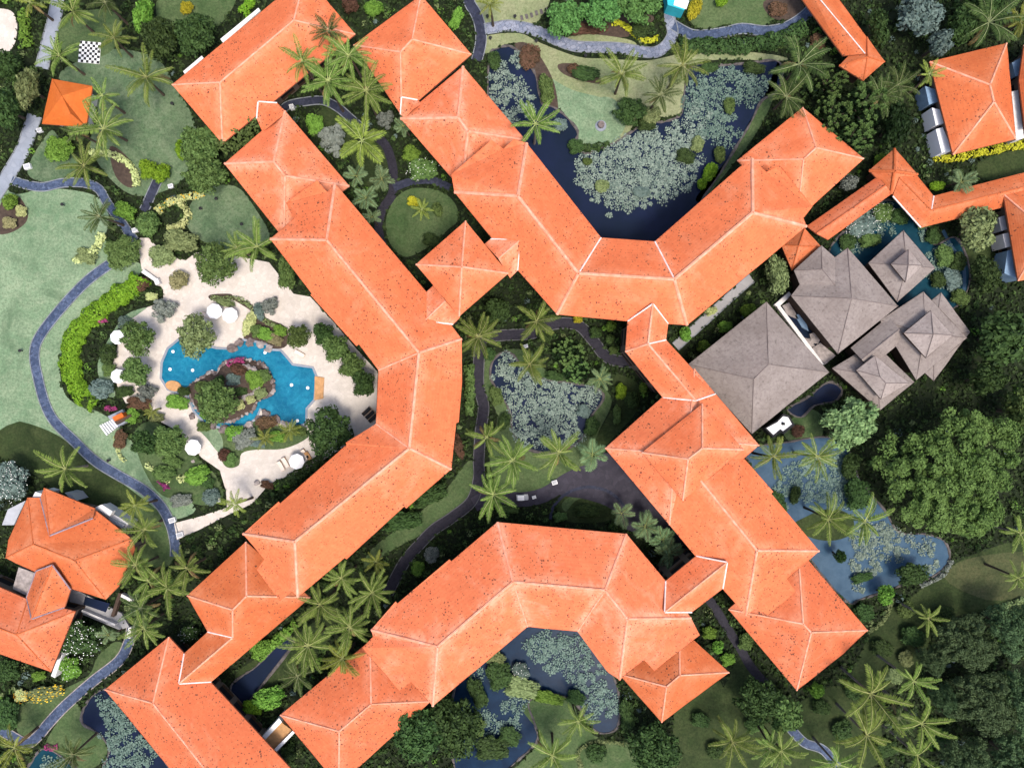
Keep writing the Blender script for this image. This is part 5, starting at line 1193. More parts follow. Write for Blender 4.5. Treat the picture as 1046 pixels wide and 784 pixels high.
SHRUBS = """
round 61 152 15 14 2.4 leaf_bright|bright green round bush below the kiosk
loose 152 174 11 12 2.2 leaf_lime|left half of the yellow-green bush pair on the bright lawn
loose 166 177 10 11 2.0 leaf_lime|right half of the yellow-green bush pair on the bright lawn
loose 186 153 8 11 2.2 leaf_lime|narrow yellow-green bush left of the olive tree pair
round 191 8 7 7 1.6 leaf_yellow|yellow-spotted bush in a dark ring at the top edge
loose 11 206 10 9 1.8 leaf_bright|bright bush in the flower bed at the left edge
loose 22 216 7 7 1.2 leaf_cream|cream variegated clump in the flower bed at the left edge
loose 10 228 9 7 1.2 leaf_tan|tan clump in the flower bed at the left edge
loose 88 262 14 9 1.2 leaf_olive|olive mound inside the curled cream hedge
round 126 257 20 17 2.6 leaf_mid|round olive shrub where the blue path meets the sand
loose 128 216 14 10 2.4 leaf_bright|bright shrub above the dark slate path crossing
loose 152 229 16 13 2.6 leaf_mid|green shrub between the slate path and the looped cream hedge
loose 185 247 22 13 2.6 leaf_olive|long olive shrub on the upper edge of the sand
loose 166 262 16 13 2.4 leaf_olive|khaki shrub at the entrance of the sand
loose 183 286 12 11 2.2 leaf_tan|pale yellowish shrub standing in the sand
loose 145 290 10 8 1.5 leaf_red|brownish shrub at the top end of the lime hedge
loose 155 303 8 5 1.0 leaf_cream|cream shrub by the low white wall
loose 111 362 11 12 1.6 leaf_dark|scraggly dark shrub beside the left parasols
loose 104 397 16 11 2.0 leaf_blue|bluish shrub patch above the stair hut
loose 93 410 12 9 1.8 leaf_dark|dark shrub at the foot of the lime hedge
loose 181 411 15 9 1.4 leaf_bright|yellow-green shrub in the fork of the tan path
loose 142 412 16 8 1.4 leaf_red|reddish shrub patch above the stair hut garden
loose 123 449 8 12 1.3 leaf_red|reddish-brown shrub strip left of the dark garden tree
loose 135 425 8 10 1.5 leaf_bright|green shrub at the back of the stair hut
loose 216 507 12 9 1.4 leaf_blue|bluish shrub at the bottom of the path loop
loose 202 485 18 10 1.6 leaf_bright|green shrub inside the tan path loop with cream edge
loose 168 483 16 9 1.4 leaf_mid|green shrub left of the cream hedge in the path loop
loose 185 511 14 8 1.3 leaf_grey|twiggy grey shrub beside the end of the blue path
loose 229 464 8 7 1.2 leaf_red|red-leaved shrub at the bend of the tan path
loose 250 448 16 12 1.8 leaf_grey|grey twiggy shrub on the bank below the island
loose 272 432 14 8 1.4 leaf_red|wine-red shrub on the lower pool bank
loose 240 442 12 9 1.8 leaf_bright|light green shrub below the narrow pool channel
loose 284 446 11 7 1.2 leaf_bright|green tuft between the two low spiky palms
loose 247 413 6 7 1.2 leaf_cream|cream-yellow bush at the lower right of the rock island, left one
loose 258 408 6 5 1.2 leaf_cream|cream-yellow bush at the lower right of the rock island, right one
loose 262 388 10 12 1.4 leaf_bright|mixed green bush on the right part of the rock island
loose 246 377 12 6 1.2 leaf_red|rusty shrub at the top of the rock island
loose 255 330 8 14 1.4 leaf_cream|yellow-cream flower bed at the tip of the bed by the twin parasols
loose 272 342 12 8 1.4 leaf_bright|green flower bed above the upper pool bank
loose 281 347 10 7 1.3 leaf_tan|tan shrub next to the small round tree on the sand
loose 265 318 7 10 1.3 leaf_blue|blue-green shrub in the middle of the curved bed
loose 230 309 14 4 1.0 leaf_olive|olive strip of shrub behind the twin parasols
loose 288 496 10 5 1.2 leaf_bright|small bright bush under the pool-side wing eave by the sand
loose 273 495 9 5 1.2 leaf_red|rusty low bush at the tip of the green strip along the wing
loose 72 682 13 14 2.0 leaf_bright|green bush below the white blossom tree
loose 46 708 24 9 1.5 leaf_olive|yellow-flowering bush beside the lower left lawn
loose 22 710 8 8 1.3 leaf_cream|pale cream bush left of the yellow-flowering bush
loose 8 730 14 20 2.2 leaf_dark|dark bush on the left edge, low down
loose 10 684 13 14 2.5 leaf_dark|dark bush under the lower eave of the rambling villa
loose 40 690 9 6 1.2 leaf_bright|small green bush at the villa's lower wall
loose 195 647 12 10 2.4 leaf_dark|small frangipani with white blossoms in the notch of the stepped roof
loose 275 712 22 12 2.2 leaf_bright|bright shrub patch left of the speckled bottom roof
loose 258 722 13 9 1.8 leaf_lime|yellow-green shrub next to the row of square stones
loose 293 772 14 12 2.0 leaf_dark|dark shrub below the sandy deck at the bottom
loose 266 662 14 11 2.0 leaf_bright|bright shrub under the long eave of the stepped roof
loose 438 506 24 12 2.6 leaf_dark|dark shrub bank under the lower bend of the pool-side wing
loose 410 532 26 12 2.6 leaf_dark|dark shrub bank halfway along the lower pool-side wing
loose 468 455 7 14 1.4 leaf_red|brownish croton strip along the pool-side wing
loose 441 566 10 9 1.5 leaf_grey|pale flowering shrub beside the arched wing's upper left edge
loose 427 580 9 8 1.4 leaf_bright|lighter shrub below the pale flowering one in the dark gap
rosette 580 360 18 16 3.0 leaf_mid|lush rosette shrub right of the courtyard palm in the lilies
rosette 588 378 15 14 2.6 leaf_mid|second lush shrub above the cycad in the courtyard
loose 590 326 6 5 1.4 leaf_yellow|pale yellow shrub under the V-shaped wing eave
loose 624 333 7 6 1.6 leaf_bright|upper bright shrub of three in the dark courtyard corner
loose 623 346 6 5 1.4 leaf_mid|middle shrub of three in the dark courtyard corner
loose 626 358 6 5 1.4 leaf_mid|lower shrub of three in the dark courtyard corner
loose 634 400 7 10 1.6 leaf_lime|yellow-green croton in the dark lawn right of the cycad
loose 630 424 5 12 1.2 leaf_mid|thin green shrub line left of the cupola pavilion
loose 657 396 6 6 1.4 leaf_bright|small leafy shrub beside the kinked link roof
loose 322 128 11 13 1.8 leaf_bright|bright yellow-green shrub against the stepped washed pavilion
open 340 142 18 17 2.6 leaf_grey|bare-looking grey shrub between the washed pavilion and the broad palm
open 394 122 12 9 2.6 leaf_grey|grey twiggy bush beside the pale rosette palm by the wall
loose 420 158 11 10 1.8 leaf_bright|bright shrub at the foot of the washed pavilion at upper middle
loose 432 174 18 13 2.0 leaf_mid|white-dotted shrub left of the V-shaped wing
loose 358 6 10 9 2.0 leaf_red|dark red and blue shrub between the two top pavilions
loose 382 9 13 8 2.0 leaf_bright|green shrub at the top edge left of the square pavilion
loose 466 20 7 14 1.4 leaf_bright|yellow-green edging shrub on the right side of the top square pavilion
loose 709 10 9 12 2.0 leaf_yellow|yellow bush beside the turquoise hut
loose 737 2 9 5 1.6 leaf_lime|yellow-green bush cut by the top edge over the mid lawn
round 644 114 17 14 2.8 leaf_dark|round dark bush at the end of the pale lawn near the pond
loose 665 118 14 10 1.8 leaf_olive|brownish olive bush on the pond shore under the squat palm
loose 598 75 20 8 1.4 leaf_dark|long dark shrub bed in the middle of the dry lawn
loose 585 70 8 5 1.2 leaf_red|reddish shrub at the left end of the long dark bed
loose 558 92 9 18 1.8 leaf_mid|green shrub on the right bank of the small left pond arm
loose 541 58 14 14 1.2 leaf_red|rust-red marsh plants at the top of the left pond arm
loose 600 30 26 7 1.2 leaf_red|brown shrub strip under the fresh green trees
loose 655 30 14 10 1.4 leaf_dark|dark shrub mound inside the yellow-edged bed
loose 794 10 12 9 1.2 leaf_red|mauve flowering bed cut by the walkway roof
loose 835 43 10 9 1.4 leaf_red|plum-coloured shrub beside the narrow walkway roof
loose 725 176 9 11 1.6 leaf_lime|lime vine-like shrub on the right shore of the big lily pond
loose 735 158 8 9 1.6 leaf_mid|green shrub among lilies on the right shore of the big pond
loose 717 188 7 6 1.2 leaf_lime|lowest lime shrub on the right shore of the big pond
loose 957 190 11 5 1.4 leaf_lime|pale yellow-green clipped shrub above the walkway corner
loose 900 165 11 8 2.4 leaf_bright|bright bush overlapping the gazebo of three walkways
loose 866 187 12 8 3.4 leaf_grey|leafless grey-pink frangipani on the walkway roof edge
loose 700 341 8 8 1.8 leaf_bright|first shrub on the left of the pale concrete walk
loose 719 355 9 8 1.8 leaf_bright|second shrub along the right side of the pale concrete walk
loose 740 334 9 7 1.8 leaf_bright|third shrub along the right side of the pale concrete walk
loose 764 317 11 7 2.0 leaf_bright|topmost shrub along the right side of the pale concrete walk
loose 726 318 8 5 1.6 leaf_cream|cream shrub between the concrete walk and the V-shaped wing
loose 724 646 9 8 1.6 leaf_bright|upper light shrub along the asphalt alley by the arched wing
loose 733 660 8 7 1.6 leaf_bright|middle light shrub along the asphalt alley by the arched wing
loose 743 673 9 8 1.6 leaf_bright|lower light shrub along the asphalt alley by the arched wing
loose 761 655 9 11 1.6 leaf_mid|green shrub on the pavilion side of the asphalt alley
loose 815 440 9 7 1.0 leaf_red|rusty ground plants right of the flat white pump house
loose 532 702 22 14 1.6 leaf_olive|olive green arc of shrubs round the lawn tongue of the lower pond
loose 510 690 16 18 2.0 leaf_dark|dark shrub island in the lower pond
loose 560 712 20 8 1.4 leaf_bright|lime shrub edge on the lawn tongue of the lower pond
loose 488 708 10 20 1.8 leaf_dark|dark shrub on the left bank of the lower pond
loose 640 730 9 20 1.8 leaf_dark|dark shrub strip under the bright orange low roof
loose 609 768 14 10 1.5 leaf_dark|dark shrub in the ring bed at the bottom edge
loose 600 165 7 4 1.0 leaf_mid|low shrub on the tip of the pale lawn by the lilies
loose 880 590 14 6 1.0 leaf_dark|low dark bank plants below the east pond
loose 850 610 12 8 1.4 leaf_dark|dark waterside shrub by the lower right pavilion
loose 882 626 12 12 1.8 leaf_dark|dark shrub between the pavilion and the pond outlet
loose 880 231 20 12 1.4 leaf_blue|blue-green water plants with white flowers between the walkway roof and the largest grey hall
loose 902 217 14 10 1.4 leaf_mid|green shrub with white blossoms hiding the pond's tip below the gazebo
loose 866 247 12 9 1.2 leaf_dark|dark water plants at the porch corner of the largest grey hall
loose 964 262 11 14 1.6 leaf_mid|green reeds right of the small square grey roof
loose 972 286 11 14 1.6 leaf_blue|blue-green reeds beside the stream, right of the small square grey roof
loose 952 242 9 9 1.4 leaf_dark|dark reeds at the upper corner of the small square grey roof
loose 944 226 12 9 1.6 leaf_mid|green bush under the outer eave of the kinked walkway
loose 502 764 22 15 1.8 leaf_dark|dark plants on the black water left of the lawn tongue, lower one
loose 484 742 14 14 1.8 leaf_mid|green bush at the left edge of the lower pond
loose 520 752 14 12 1.2 leaf_dark|dark plants on the black water left of the lawn tongue, upper one
loose 532 686 10 12 1.4 leaf_blue|blue-grey lotus clump with white blossoms in the lower pond
loose 506 672 12 10 1.4 leaf_olive|olive bush under the arched wing at the left of the lower pond
loose 588 712 12 9 1.2 leaf_dark|dark lily shadow plants right of the lawn tongue
loose 505 62 9 10 1.2 leaf_dark|dark reeds at the top of the left pond arm
loose 588 150 10 9 1.2 leaf_dark|dark reeds at the left corner of the pond-side lawn
loose 572 128 9 8 1.2 leaf_blue|violet-grey reeds on the shore of the left pond arm
loose 690 80 8 8 1.2 leaf_olive|olive reeds below the palm at the pond's upper corner
loose 745 108 8 9 1.2 leaf_mid|green reed clump among the dim lilies of the top pond
loose 660 128 12 7 1.4 leaf_dark|dark reeds between the round dark bush and the lilies
loose 875 505 16 20 2.6 leaf_dark|dark overhanging bush on the shady bank of the east pond
loose 868 475 12 14 2.4 leaf_dark|dark bush where the east pond meets the light green tree
loose 795 515 9 16 1.2 leaf_dark|dark plants along the wing eave in the east pond
loose 812 505 7 10 1.2 leaf_dark|small dark bush above the grassy islet
open 168 316 16 13 2.6 leaf_grey|bare grey twiggy frangipani on the sand above the round green tree
open 150 400 13 10 2.4 leaf_grey|bare grey twiggy frangipani at the oval teak platform
open 276 312 12 9 2.0 leaf_grey|bare grey twiggy shrub on the sand right of the curved bed
loose 286 338 9 7 1.3 leaf_bright|green tuft of the curved bed beside the small round tree
loose 262 338 8 8 1.2 leaf_mid|dark green tuft in the curved bed above the pool bank
loose 128 330 9 8 1.4 leaf_blue|bluish shrub on the pale lawn above the upper left parasol
loose 112 378 9 8 1.4 leaf_mid|green shrub between the lime hedge and the lower left parasol
loose 128 400 11 7 1.5 leaf_dark|dark shrub below the lower left parasol
loose 160 426 10 6 1.3 leaf_olive|olive shrub on the edge of the tan path by the stair hut palms
loose 188 400 8 6 1.4 leaf_dark|dark shrub at the left channel of the pool
loose 208 436 9 6 1.2 leaf_mid|green shrub beside the fork of the tan path under the island tree
loose 262 452 12 6 1.3 leaf_blue|blue-grey shrub below the pool bank next to the spiky palms
loose 306 440 9 7 1.3 leaf_mid|green shrub between the right spiky palm and the big dark tree
loose 236 470 7 9 1.2 leaf_mid|green shrub at the lower tip of the green bed by the tan path
loose 176 470 14 7 1.3 leaf_mid|green shrub under the rounded tree in the path loop
loose 212 492 9 8 1.2 leaf_dark|dark shrub at the lower right of the path loop
loose 500 362 7 8 1.2 leaf_dark|dark reeds at the upper left of the courtyard pond
loose 507 405 8 12 1.3 leaf_mid|green reeds on the left bank of the courtyard pond
loose 515 430 8 10 1.3 leaf_dark|dark reeds on the lower left bank of the courtyard pond
loose 604 436 9 12 1.3 leaf_dark|dark reeds on the lower right bank of the courtyard pond
loose 566 384 12 6 1.2 leaf_dark|dark reeds on the upper bank of the courtyard pond
loose 596 420 9 8 1.2 leaf_blue|violet-blue water plants at the right corner of the courtyard pond
loose 645 408 10 9 1.5 leaf_dark|dark shrub in the corner under the kinked link roof
loose 608 340 8 7 1.5 leaf_dark|dark shrub beside the asphalt bend under the V-shaped wing
loose 555 345 9 6 1.4 leaf_dark|dark shrub below the courtyard path at the top
loose 600 522 16 8 1.2 leaf_dark|dark planting in the middle of the oval bed
loose 572 528 9 6 1.2 leaf_mid|green planting at the left end of the oval bed
loose 520 520 12 5 1.2 leaf_mid|green strip between the luggage cart and the arched wing
loose 900 662 14 10 1.4 leaf_dark|dark shrub on the lawn right of the lower right pavilion
loose 932 650 16 12 1.8 leaf_dark|dark shrub between the pavilion lawn and the dark wood
loose 925 672 10 9 1.4 leaf_olive|olive shrub beside the leaning palm trunk
loose 905 765 14 10 1.4 leaf_dark|dark shrub under the long-fronded palms
loose 860 745 14 11 1.6 leaf_dark|dark shrub left of the long-fronded palm
loose 715 735 12 9 1.4 leaf_dark|dark shrub on the lawn below the small bright orange roof
loose 888 246 14 8 1.6 leaf_mid|green water plants along the upper right eave of the largest grey hall
loose 918 222 12 9 1.5 leaf_dark|dark reeds at the pond under the corner of the mossy gazebo walkway
loose 978 268 10 12 1.6 leaf_dark|dark reeds on the far bank of the stream
loose 958 286 10 10 1.4 leaf_dark|dark reeds at the right corner of the small square grey roof
loose 980 304 12 9 1.8 leaf_mid|green bush above the two-tier grey roof farthest right
loose 442 246 14 8 1.2 leaf_dark|dark low shrub at the lower edge of the round lawn
loose 447 214 7 8 1.2 leaf_mid|small green shrub right of the yellow-leaved palm on the round lawn
loose 422 206 8 6 1.0 leaf_yellow|small yellow flowering shrub left of the yellow-leaved palm
loose 655 196 12 6 0.8 leaf_blue|blue-green lotus clump in the middle of the lower lily mass
loose 615 190 10 7 0.8 leaf_olive|olive marsh clump at the left end of the lily mass
loose 700 160 12 9 1.2 leaf_dark|dark marsh clump in the right half of the lily mass
loose 712 148 8 10 1.2 leaf_olive|olive marsh plants at the right edge of the lily mass
loose 770 70 14 7 1.2 leaf_dark|dark plants on the pond shore below the broad hedge
loose 724 70 12 6 1.0 leaf_dark|dark plants at the upper pond corner beside the bright palm
loose 962 628 15 11 1.8 leaf_dark|dark shrub above the low dusky fringe tree
loose 925 622 12 9 1.5 leaf_mid|green shrub on the lawn below the east pond outlet
loose 872 705 13 9 1.5 leaf_dark|dark shrub at the foot of the largest pale palm
loose 912 690 12 9 1.4 leaf_olive|olive shrub between the two upper lower-right palms
loose 958 752 14 12 1.8 leaf_dark|dark shrub behind the palm with an orange heart at the bottom edge
loose 838 722 12 9 1.6 leaf_dark|dark shrub right of the small bright tree at the pavilion corner
loose 770 740 12 10 1.6 leaf_mid|green shrub between the alley's dark tree and the bottom edge
loose 730 765 11 9 1.5 leaf_dark|dark shrub at the bottom edge left of the pale palm
loose 1012 200 12 8 1.8 leaf_dark|dark shrub below the walkway that leaves on the right
"""
for ln in SHRUBS.strip().splitlines():
    a, lb = ln.split('|'); k, px, py, rx, ry, h, mt = a.split(); px, py, rx, ry, h = map(float, (px, py, rx, ry, h))
    bl = None
    if 'yellow-flowering' in lb: bl = ('blossom_orange', 80, 0.05)
    if 'white' in lb and ('blossom' in lb or 'dotted' in lb or 'flowers' in lb): bl = ('blossom_white', 46, 0.032)
    shrub(k, px, py, rx * 1.08, ry * 1.08, h, mt, lb, 'garden shrubs', rot=(px * 5 + py) % 50 - 25, bl=bl, z0=0.9 if 'rock island' in lb else 0.0)

ISL = '''
loose 226 389 9 6 1.0 leaf_dark|dark green bush at the upper left of the rock island
loose 240 388 10 8 1.1 leaf_blue|blue-green bush in the middle of the rock island
loose 268 402 9 7 1.0 leaf_olive|olive bush at the right tip of the rock island
loose 272 384 8 9 1.1 leaf_mid|green bush on the outer right rim of the rock island
loose 208 395 10 7 1.2 leaf_mid|green bush at the left tip of the rock island
loose 213 422 10 6 1.0 leaf_bright|bright bush at the lower left rim of the rock island
loose 248 400 9 6 1.0 leaf_dark|dark bush inside the curved stone arc of the rock island
loose 262 373 9 5 1.0 leaf_mid|x'''
for ln in ISL.strip().splitlines()[:-1]:
    a, lb = ln.split('|'); k, px, py, rx, ry, h, mt = a.split(); px, py, rx, ry, h = map(float, (px, py, rx, ry, h))
    shrub(k, px, py, rx, ry, h, mt, lb, 'garden shrubs', rot=px % 40, z0=0.8)
# ---------------------------------------------------------------- hedges and planted strips
hedge("143,282 136,293 121,301 104,314 88,327 76,342 71,360 72,380 80,398 92,409 99,414", 19, 1.7, 'leaf_lime', 'thick lime green hedge curving round the left side of the pool garden', dens=70, leaf=0.22)
hedge("230,156 247,142 272,124", 14, 6.0, 'leaf_mid', 'clipped green hedge between the two left-hand top pavilions', dens=30)
hedge("248,16 254,2 260,-8", 9, 1.6, 'leaf_lime', 'lime hedge at the top edge beside the top left pavilion')
hedge("92,157 106,156 120,160 132,168 138,178 140,190", 6.5, 0.9, 'leaf_cream', 'cream hedge arc above the dark round bed at the left', leaf=0.27)
hedge("104,238 100,250 93,258 82,263 77,268", 8, 0.9, 'leaf_cream', 'curled cream hedge on the left lawn', leaf=0.27)
hedge("160,216 170,208 183,203 198,200 208,196", 7, 0.9, 'leaf_cream', 'upper cream hedge above the sand entrance, beside the olive trees', leaf=0.27, bl=('blossom_orange', 30, 0.2))
hedge("183,206 190,214 191,224 182,231 172,233", 6.5, 0.9, 'leaf_cream', 'looped cream hedge above the sand entrance', leaf=0.27)
hedge("216,304 228,305 240,305 252,309 262,320 272,328 288,336", 5, 0.7, 'leaf_olive', 'low olive edging along the curved bed on the sand', leaf=0.2)
hedge("149,474 158,481 167,487 173,493", 4.5, 0.7, 'leaf_cream', 'thin cream hedge beside the blue path, left of the path loop', leaf=0.2)
hedge("182,490 190,486 198,483 206,477", 7, 0.8, 'leaf_cream', 'cream hedge inside the tan path loop', leaf=0.2)
hedge("118,445 119,456 123,466 128,471", 3.5, 0.6, 'leaf_cream', 'narrow cream edging left of the reddish shrubs by the stair hut', leaf=0.2)
hedge("108,416 113,418 119,416", 5, 0.7, 'blossom_magenta', 'magenta flower bed above the stair hut', 'flower bed', leaf=0.18)
hedge("163,489 167,493 170,500", 7, 0.6, 'blossom_magenta', 'purple flower bed beside the blue path', 'flower bed', leaf=0.18)
hedge("234,372 243,368 252,368", 6, 0.7, 'blossom_magenta', 'pink flower bed on top of the rock island', 'flower bed', leaf=0.18, z0=0.8)
hedge("100,326 104,327 109,326", 6, 0.9, 'blossom_magenta', 'small magenta flower patch behind the lime hedge', 'flower bed', leaf=0.18)
hedge("46,762 53,764 59,762", 5, 0.6, 'blossom_magenta', 'magenta flower patch at the bottom left', 'flower bed', leaf=0.18)
hedge("263,672 285,652 303,636", 9, 1.5, 'leaf_bright', 'bright hedge along the long eave of the stepped roof', leaf=0.3)
hedge("479,372 480,395 479,424", 9, 1.5, 'leaf_mid', 'straight green hedge along the courtyard side of the pool-side wing')
hedge("694,48 720,46 750,47 775,44 800,38 822,27", 15, 1.4, 'leaf_dark', 'broad dark green hedge below the blue path at the top', dens=30)
hedge("625,22 634,24 643,29 652,37 664,42 672,38", 5, 0.8, 'leaf_yellow', 'winding yellow edging under the fresh green trees', leaf=0.27)
hedge("955,157 965,161 985,158 1010,153 1032,149 1050,146", 9, 1.6, 'leaf_yellow', 'yellow flowering hedge along the lower eave of the upper right villa', leaf=0.26)
hedge("957,154 958,160", 7, 1.6, 'leaf_yellow', 'short yellow hedge end at the villa corner', leaf=0.26) if 0 else None
hedge("584,153 592,150 600,150 612,150 622,147", 6, 1.0, 'leaf_dark', 'row of small round dark shrubs on the lower rim of the pale lawn', wob=0.4)
hedge("1,0 8,-8", 9, 1.2, 'leaf_bright', 'green strip in the very top left corner')
hedge("24,14 25,30 27,50", 9, 1.8, 'leaf_bright', 'bright green hedge along the left side of the grey path')
hedge("625,738 610,757 590,764 590,776 600,786", 4, 0.6, 'leaf_olive', 'curved pale edging of the ring bed at the bottom', leaf=0.2) if 0 else hedge("640,760 620,757 600,760 590,770 594,784", 4, 0.6, 'leaf_olive', 'curved pale edging of the ring bed at the bottom', leaf=0.2)
hedge("283,498 300,488 320,474 332,466", 12, 1.2, 'leaf_dark', 'dark green strip of plants between the sand and the lower pool-side wing')
hedge("1046,612 1010,625 985,640", 5, 0.7, 'leaf_olive', 'pale edging line between the dry lawn and the dark wood', leaf=0.25)
hedge("886,645 900,636 908,622 911,610", 4, 0.6, 'leaf_olive', 'thin pale edging from the lower right pavilion to the pond outlet', leaf=0.25)
hedge("940,598 955,592 966,583 972,572", 4, 0.6, 'leaf_grey', 'grey stony edging round the outlet of the east pond', leaf=0.25)

# ---------------------------------------------------------------- lily pads
def lilies(name, clusters, water_s, mat, label, avoid=(), dens=1.0, z=0.05):
    rng = np.random.default_rng(len(name) * 31 + len(clusters)); Q = []
    wp = cr(P(water_s))
    V = []; F = []
    for (cx, cy, rx, ry) in clusters:
        area = math.pi * M(rx) * M(ry); nros = max(3, int(area / 0.8 * dens))
        t = rng.random(nros) * 6.28; r = np.sqrt(rng.random(nros)); X = cx + np.cos(t) * r * rx; Y = cy + np.sin(t) * r * ry
        ok = inpoly(X, Y, wp)
        for av in avoid: ok &= ~inpoly(X, Y, av)
        for x, y in zip(X[ok], Y[ok]):
            c = W(x, y, 0); R0 = 0.35 + 0.75 * rng.random()
            if any((c.x - q[0]) ** 2 + (c.y - q[1]) ** 2 < (0.47 * (R0 + q[2])) ** 2 for q in V): continue
            V.append((c.x, c.y, R0)); k = int(10 + 16 * R0)
            h0 = 0.1 + 0.35 * rng.random()
            for j in range(k):
                a = j * 2.39996 + rng.random() * 0.6; rr_ = R0 * math.sqrt((j + 0.6) / k) * (0.9 + 0.25 * rng.random()); s = 0.08 + 0.11 * rng.random()
                pc_ = np.array([c.x + math.cos(a) * rr_, c.y + math.sin(a) * rr_, z + h0 * (1 - 0.6 * rr_ / R0) + 0.05 * rng.random()])
                tilt = rng.normal(size=2) * 0.16; b0 = rng.random() * 6.28
                hexa = []
                for q in range(6):
                    an = b0 + q * math.pi / 3; dx, dy = math.cos(an) * s, math.sin(an) * s
                    hexa.append(pc_ + np.array([dx, dy, dx * tilt[0] + dy * tilt[1]]))
                Q.append(hexa)
    o = link(name, quads(name, np.array(Q), mat)); tag(o, label, 'lily pads', 'lily pads on the ponds', 'stuff'); return o
lilies('lily_pads', [(512, 85, 13, 22), (524, 100, 16, 18), (538, 108, 10, 12), (530, 62, 10, 8), (520, 120, 12, 10), (508, 100, 8, 12)], POND_TOP, 'lily_pale', 'pale lily pads filling the narrow left arm of the top pond')
lilies('lily_pads', [(660, 145, 30, 20), (645, 165, 36, 22), (675, 165, 30, 25), (610, 172, 22, 16), (620, 190, 18, 14), (650, 190, 34, 14), (690, 150, 18, 18), (684, 185, 22, 14), (598, 185, 9, 10), (712, 118, 14, 12), (645, 205, 24, 8), (700, 140, 22, 16), (612, 205, 10, 7), (630, 215, 14, 6), (660, 170, 50, 38), (640, 180, 44, 30), (690, 165, 26, 34), (610, 178, 20, 20)], POND_TOP, 'lily_pale', 'pale lily pads crowding the middle of the big top pond', dens=0.95)
lilies('lily_pads', [(748, 85, 24, 16), (740, 105, 18, 14), (768, 82, 18, 12), (730, 95, 10, 14), (706, 88, 9, 6), (735, 125, 16, 14), (745, 140, 10, 10), (722, 140, 14, 10), (745, 90, 34, 22), (725, 115, 22, 26), (712, 100, 14, 16)], POND_TOP, 'lily_teal', 'dim lily pads in the upper right part of the big top pond', dens=0.9)
lilies('lily_pads', [(525, 385, 22, 22), (555, 402, 40, 22), (560, 430, 32, 26), (590, 405, 20, 16), (540, 445, 20, 14), (515, 372, 12, 12), (575, 440, 22, 16), (605, 402, 8, 8), (545, 420, 26, 20)], POND_COURT, 'lily_pale', 'grey-green lily mass covering the courtyard pond', dens=1.15)
lilies('lily_pads', [(560, 655, 18, 10), (585, 660, 22, 14), (575, 675, 24, 12), (600, 685, 18, 14), (590, 692, 10, 8), (612, 712, 12, 14), (545, 668, 10, 6), (622, 722, 10, 12), (605, 700, 14, 10)], POND_BOTTOM, 'lily_teal', 'teal lily pads under the inner eave of the arched wing')
lilies('lily_pads', [(500, 738, 14, 12), (518, 734, 14, 16), (494, 745, 12, 8), (528, 718, 10, 10), (602, 728, 9, 8), (506, 690, 8, 6), (538, 657, 8, 8), (486, 690, 10, 9)], POND_BOTTOM, 'lily_teal', 'lily pads and lotus on the left side of the lower pond', dens=0.8)
lilies('lily_pads', [(801, 502, 14, 16), (820, 482, 16, 14), (846, 500, 22, 16), (860, 480, 16, 18), (838, 490, 30, 26), (855, 500, 26, 20)], POND_EAST, 'lily_teal', 'lily pads at the upper end of the east pond, round two palms', dens=0.8)
lilies('lily_pads', [(885, 548, 20, 14), (898, 545, 24, 12), (915, 555, 20, 10), (888, 575, 10, 18), (880, 590, 8, 14), (908, 565, 18, 10), (945, 560, 10, 10), (950, 575, 8, 8), (895, 555, 26, 20), (882, 570, 14, 20)], POND_EAST, 'lily_pale', 'pale floating leaves on the lower blue part of the east pond', dens=0.75)
lilies('lily_pads', [(890, 230, 26, 16), (870, 245, 16, 16), (905, 220, 14, 10), (880, 215, 14, 10)], POND_NE, 'lily_teal', 'white-flecked water plants between the walkway roof and the grey halls', dens=0.9)
lilies('lily_pads', [(955, 268, 14, 16), (968, 280, 14, 14), (960, 250, 10, 8), (945, 238, 8, 8)], POND_NE, 'lily_teal', 'water plants on the teal water right of the small square grey roof', dens=0.7)
lilies('lily_pads', [(120, 745, 18, 22), (138, 760, 24, 24), (115, 728, 14, 14), (128, 778, 26, 14), (110, 715, 10, 8)], "86,722 98,707 112,704 128,718 150,752 172,790 108,790 112,765 100,748 84,738", 'lily_teal', 'teal water plants beside the long roof at the bottom left', dens=1.2)
lilies('lily_pads', [(52, 780, 12, 8), (64, 780, 10, 6)], "30,790 33,776 44,764 60,770 80,790", 'lily_teal', 'teal water plants at the bottom edge, lower left', dens=1.1)

# ---------------------------------------------------------------- garden ground cover
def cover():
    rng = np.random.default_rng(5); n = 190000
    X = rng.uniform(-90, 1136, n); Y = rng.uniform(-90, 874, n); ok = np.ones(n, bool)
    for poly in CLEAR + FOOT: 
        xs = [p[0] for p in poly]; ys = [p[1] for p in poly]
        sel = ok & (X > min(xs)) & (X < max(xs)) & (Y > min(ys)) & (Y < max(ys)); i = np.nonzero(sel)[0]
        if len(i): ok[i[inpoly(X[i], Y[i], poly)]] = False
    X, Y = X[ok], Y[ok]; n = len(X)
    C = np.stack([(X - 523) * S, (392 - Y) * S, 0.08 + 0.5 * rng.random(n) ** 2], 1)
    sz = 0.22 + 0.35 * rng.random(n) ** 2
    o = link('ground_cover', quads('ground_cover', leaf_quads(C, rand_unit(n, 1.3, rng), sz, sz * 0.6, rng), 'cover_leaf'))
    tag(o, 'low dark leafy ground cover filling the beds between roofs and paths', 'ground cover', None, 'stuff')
cover()
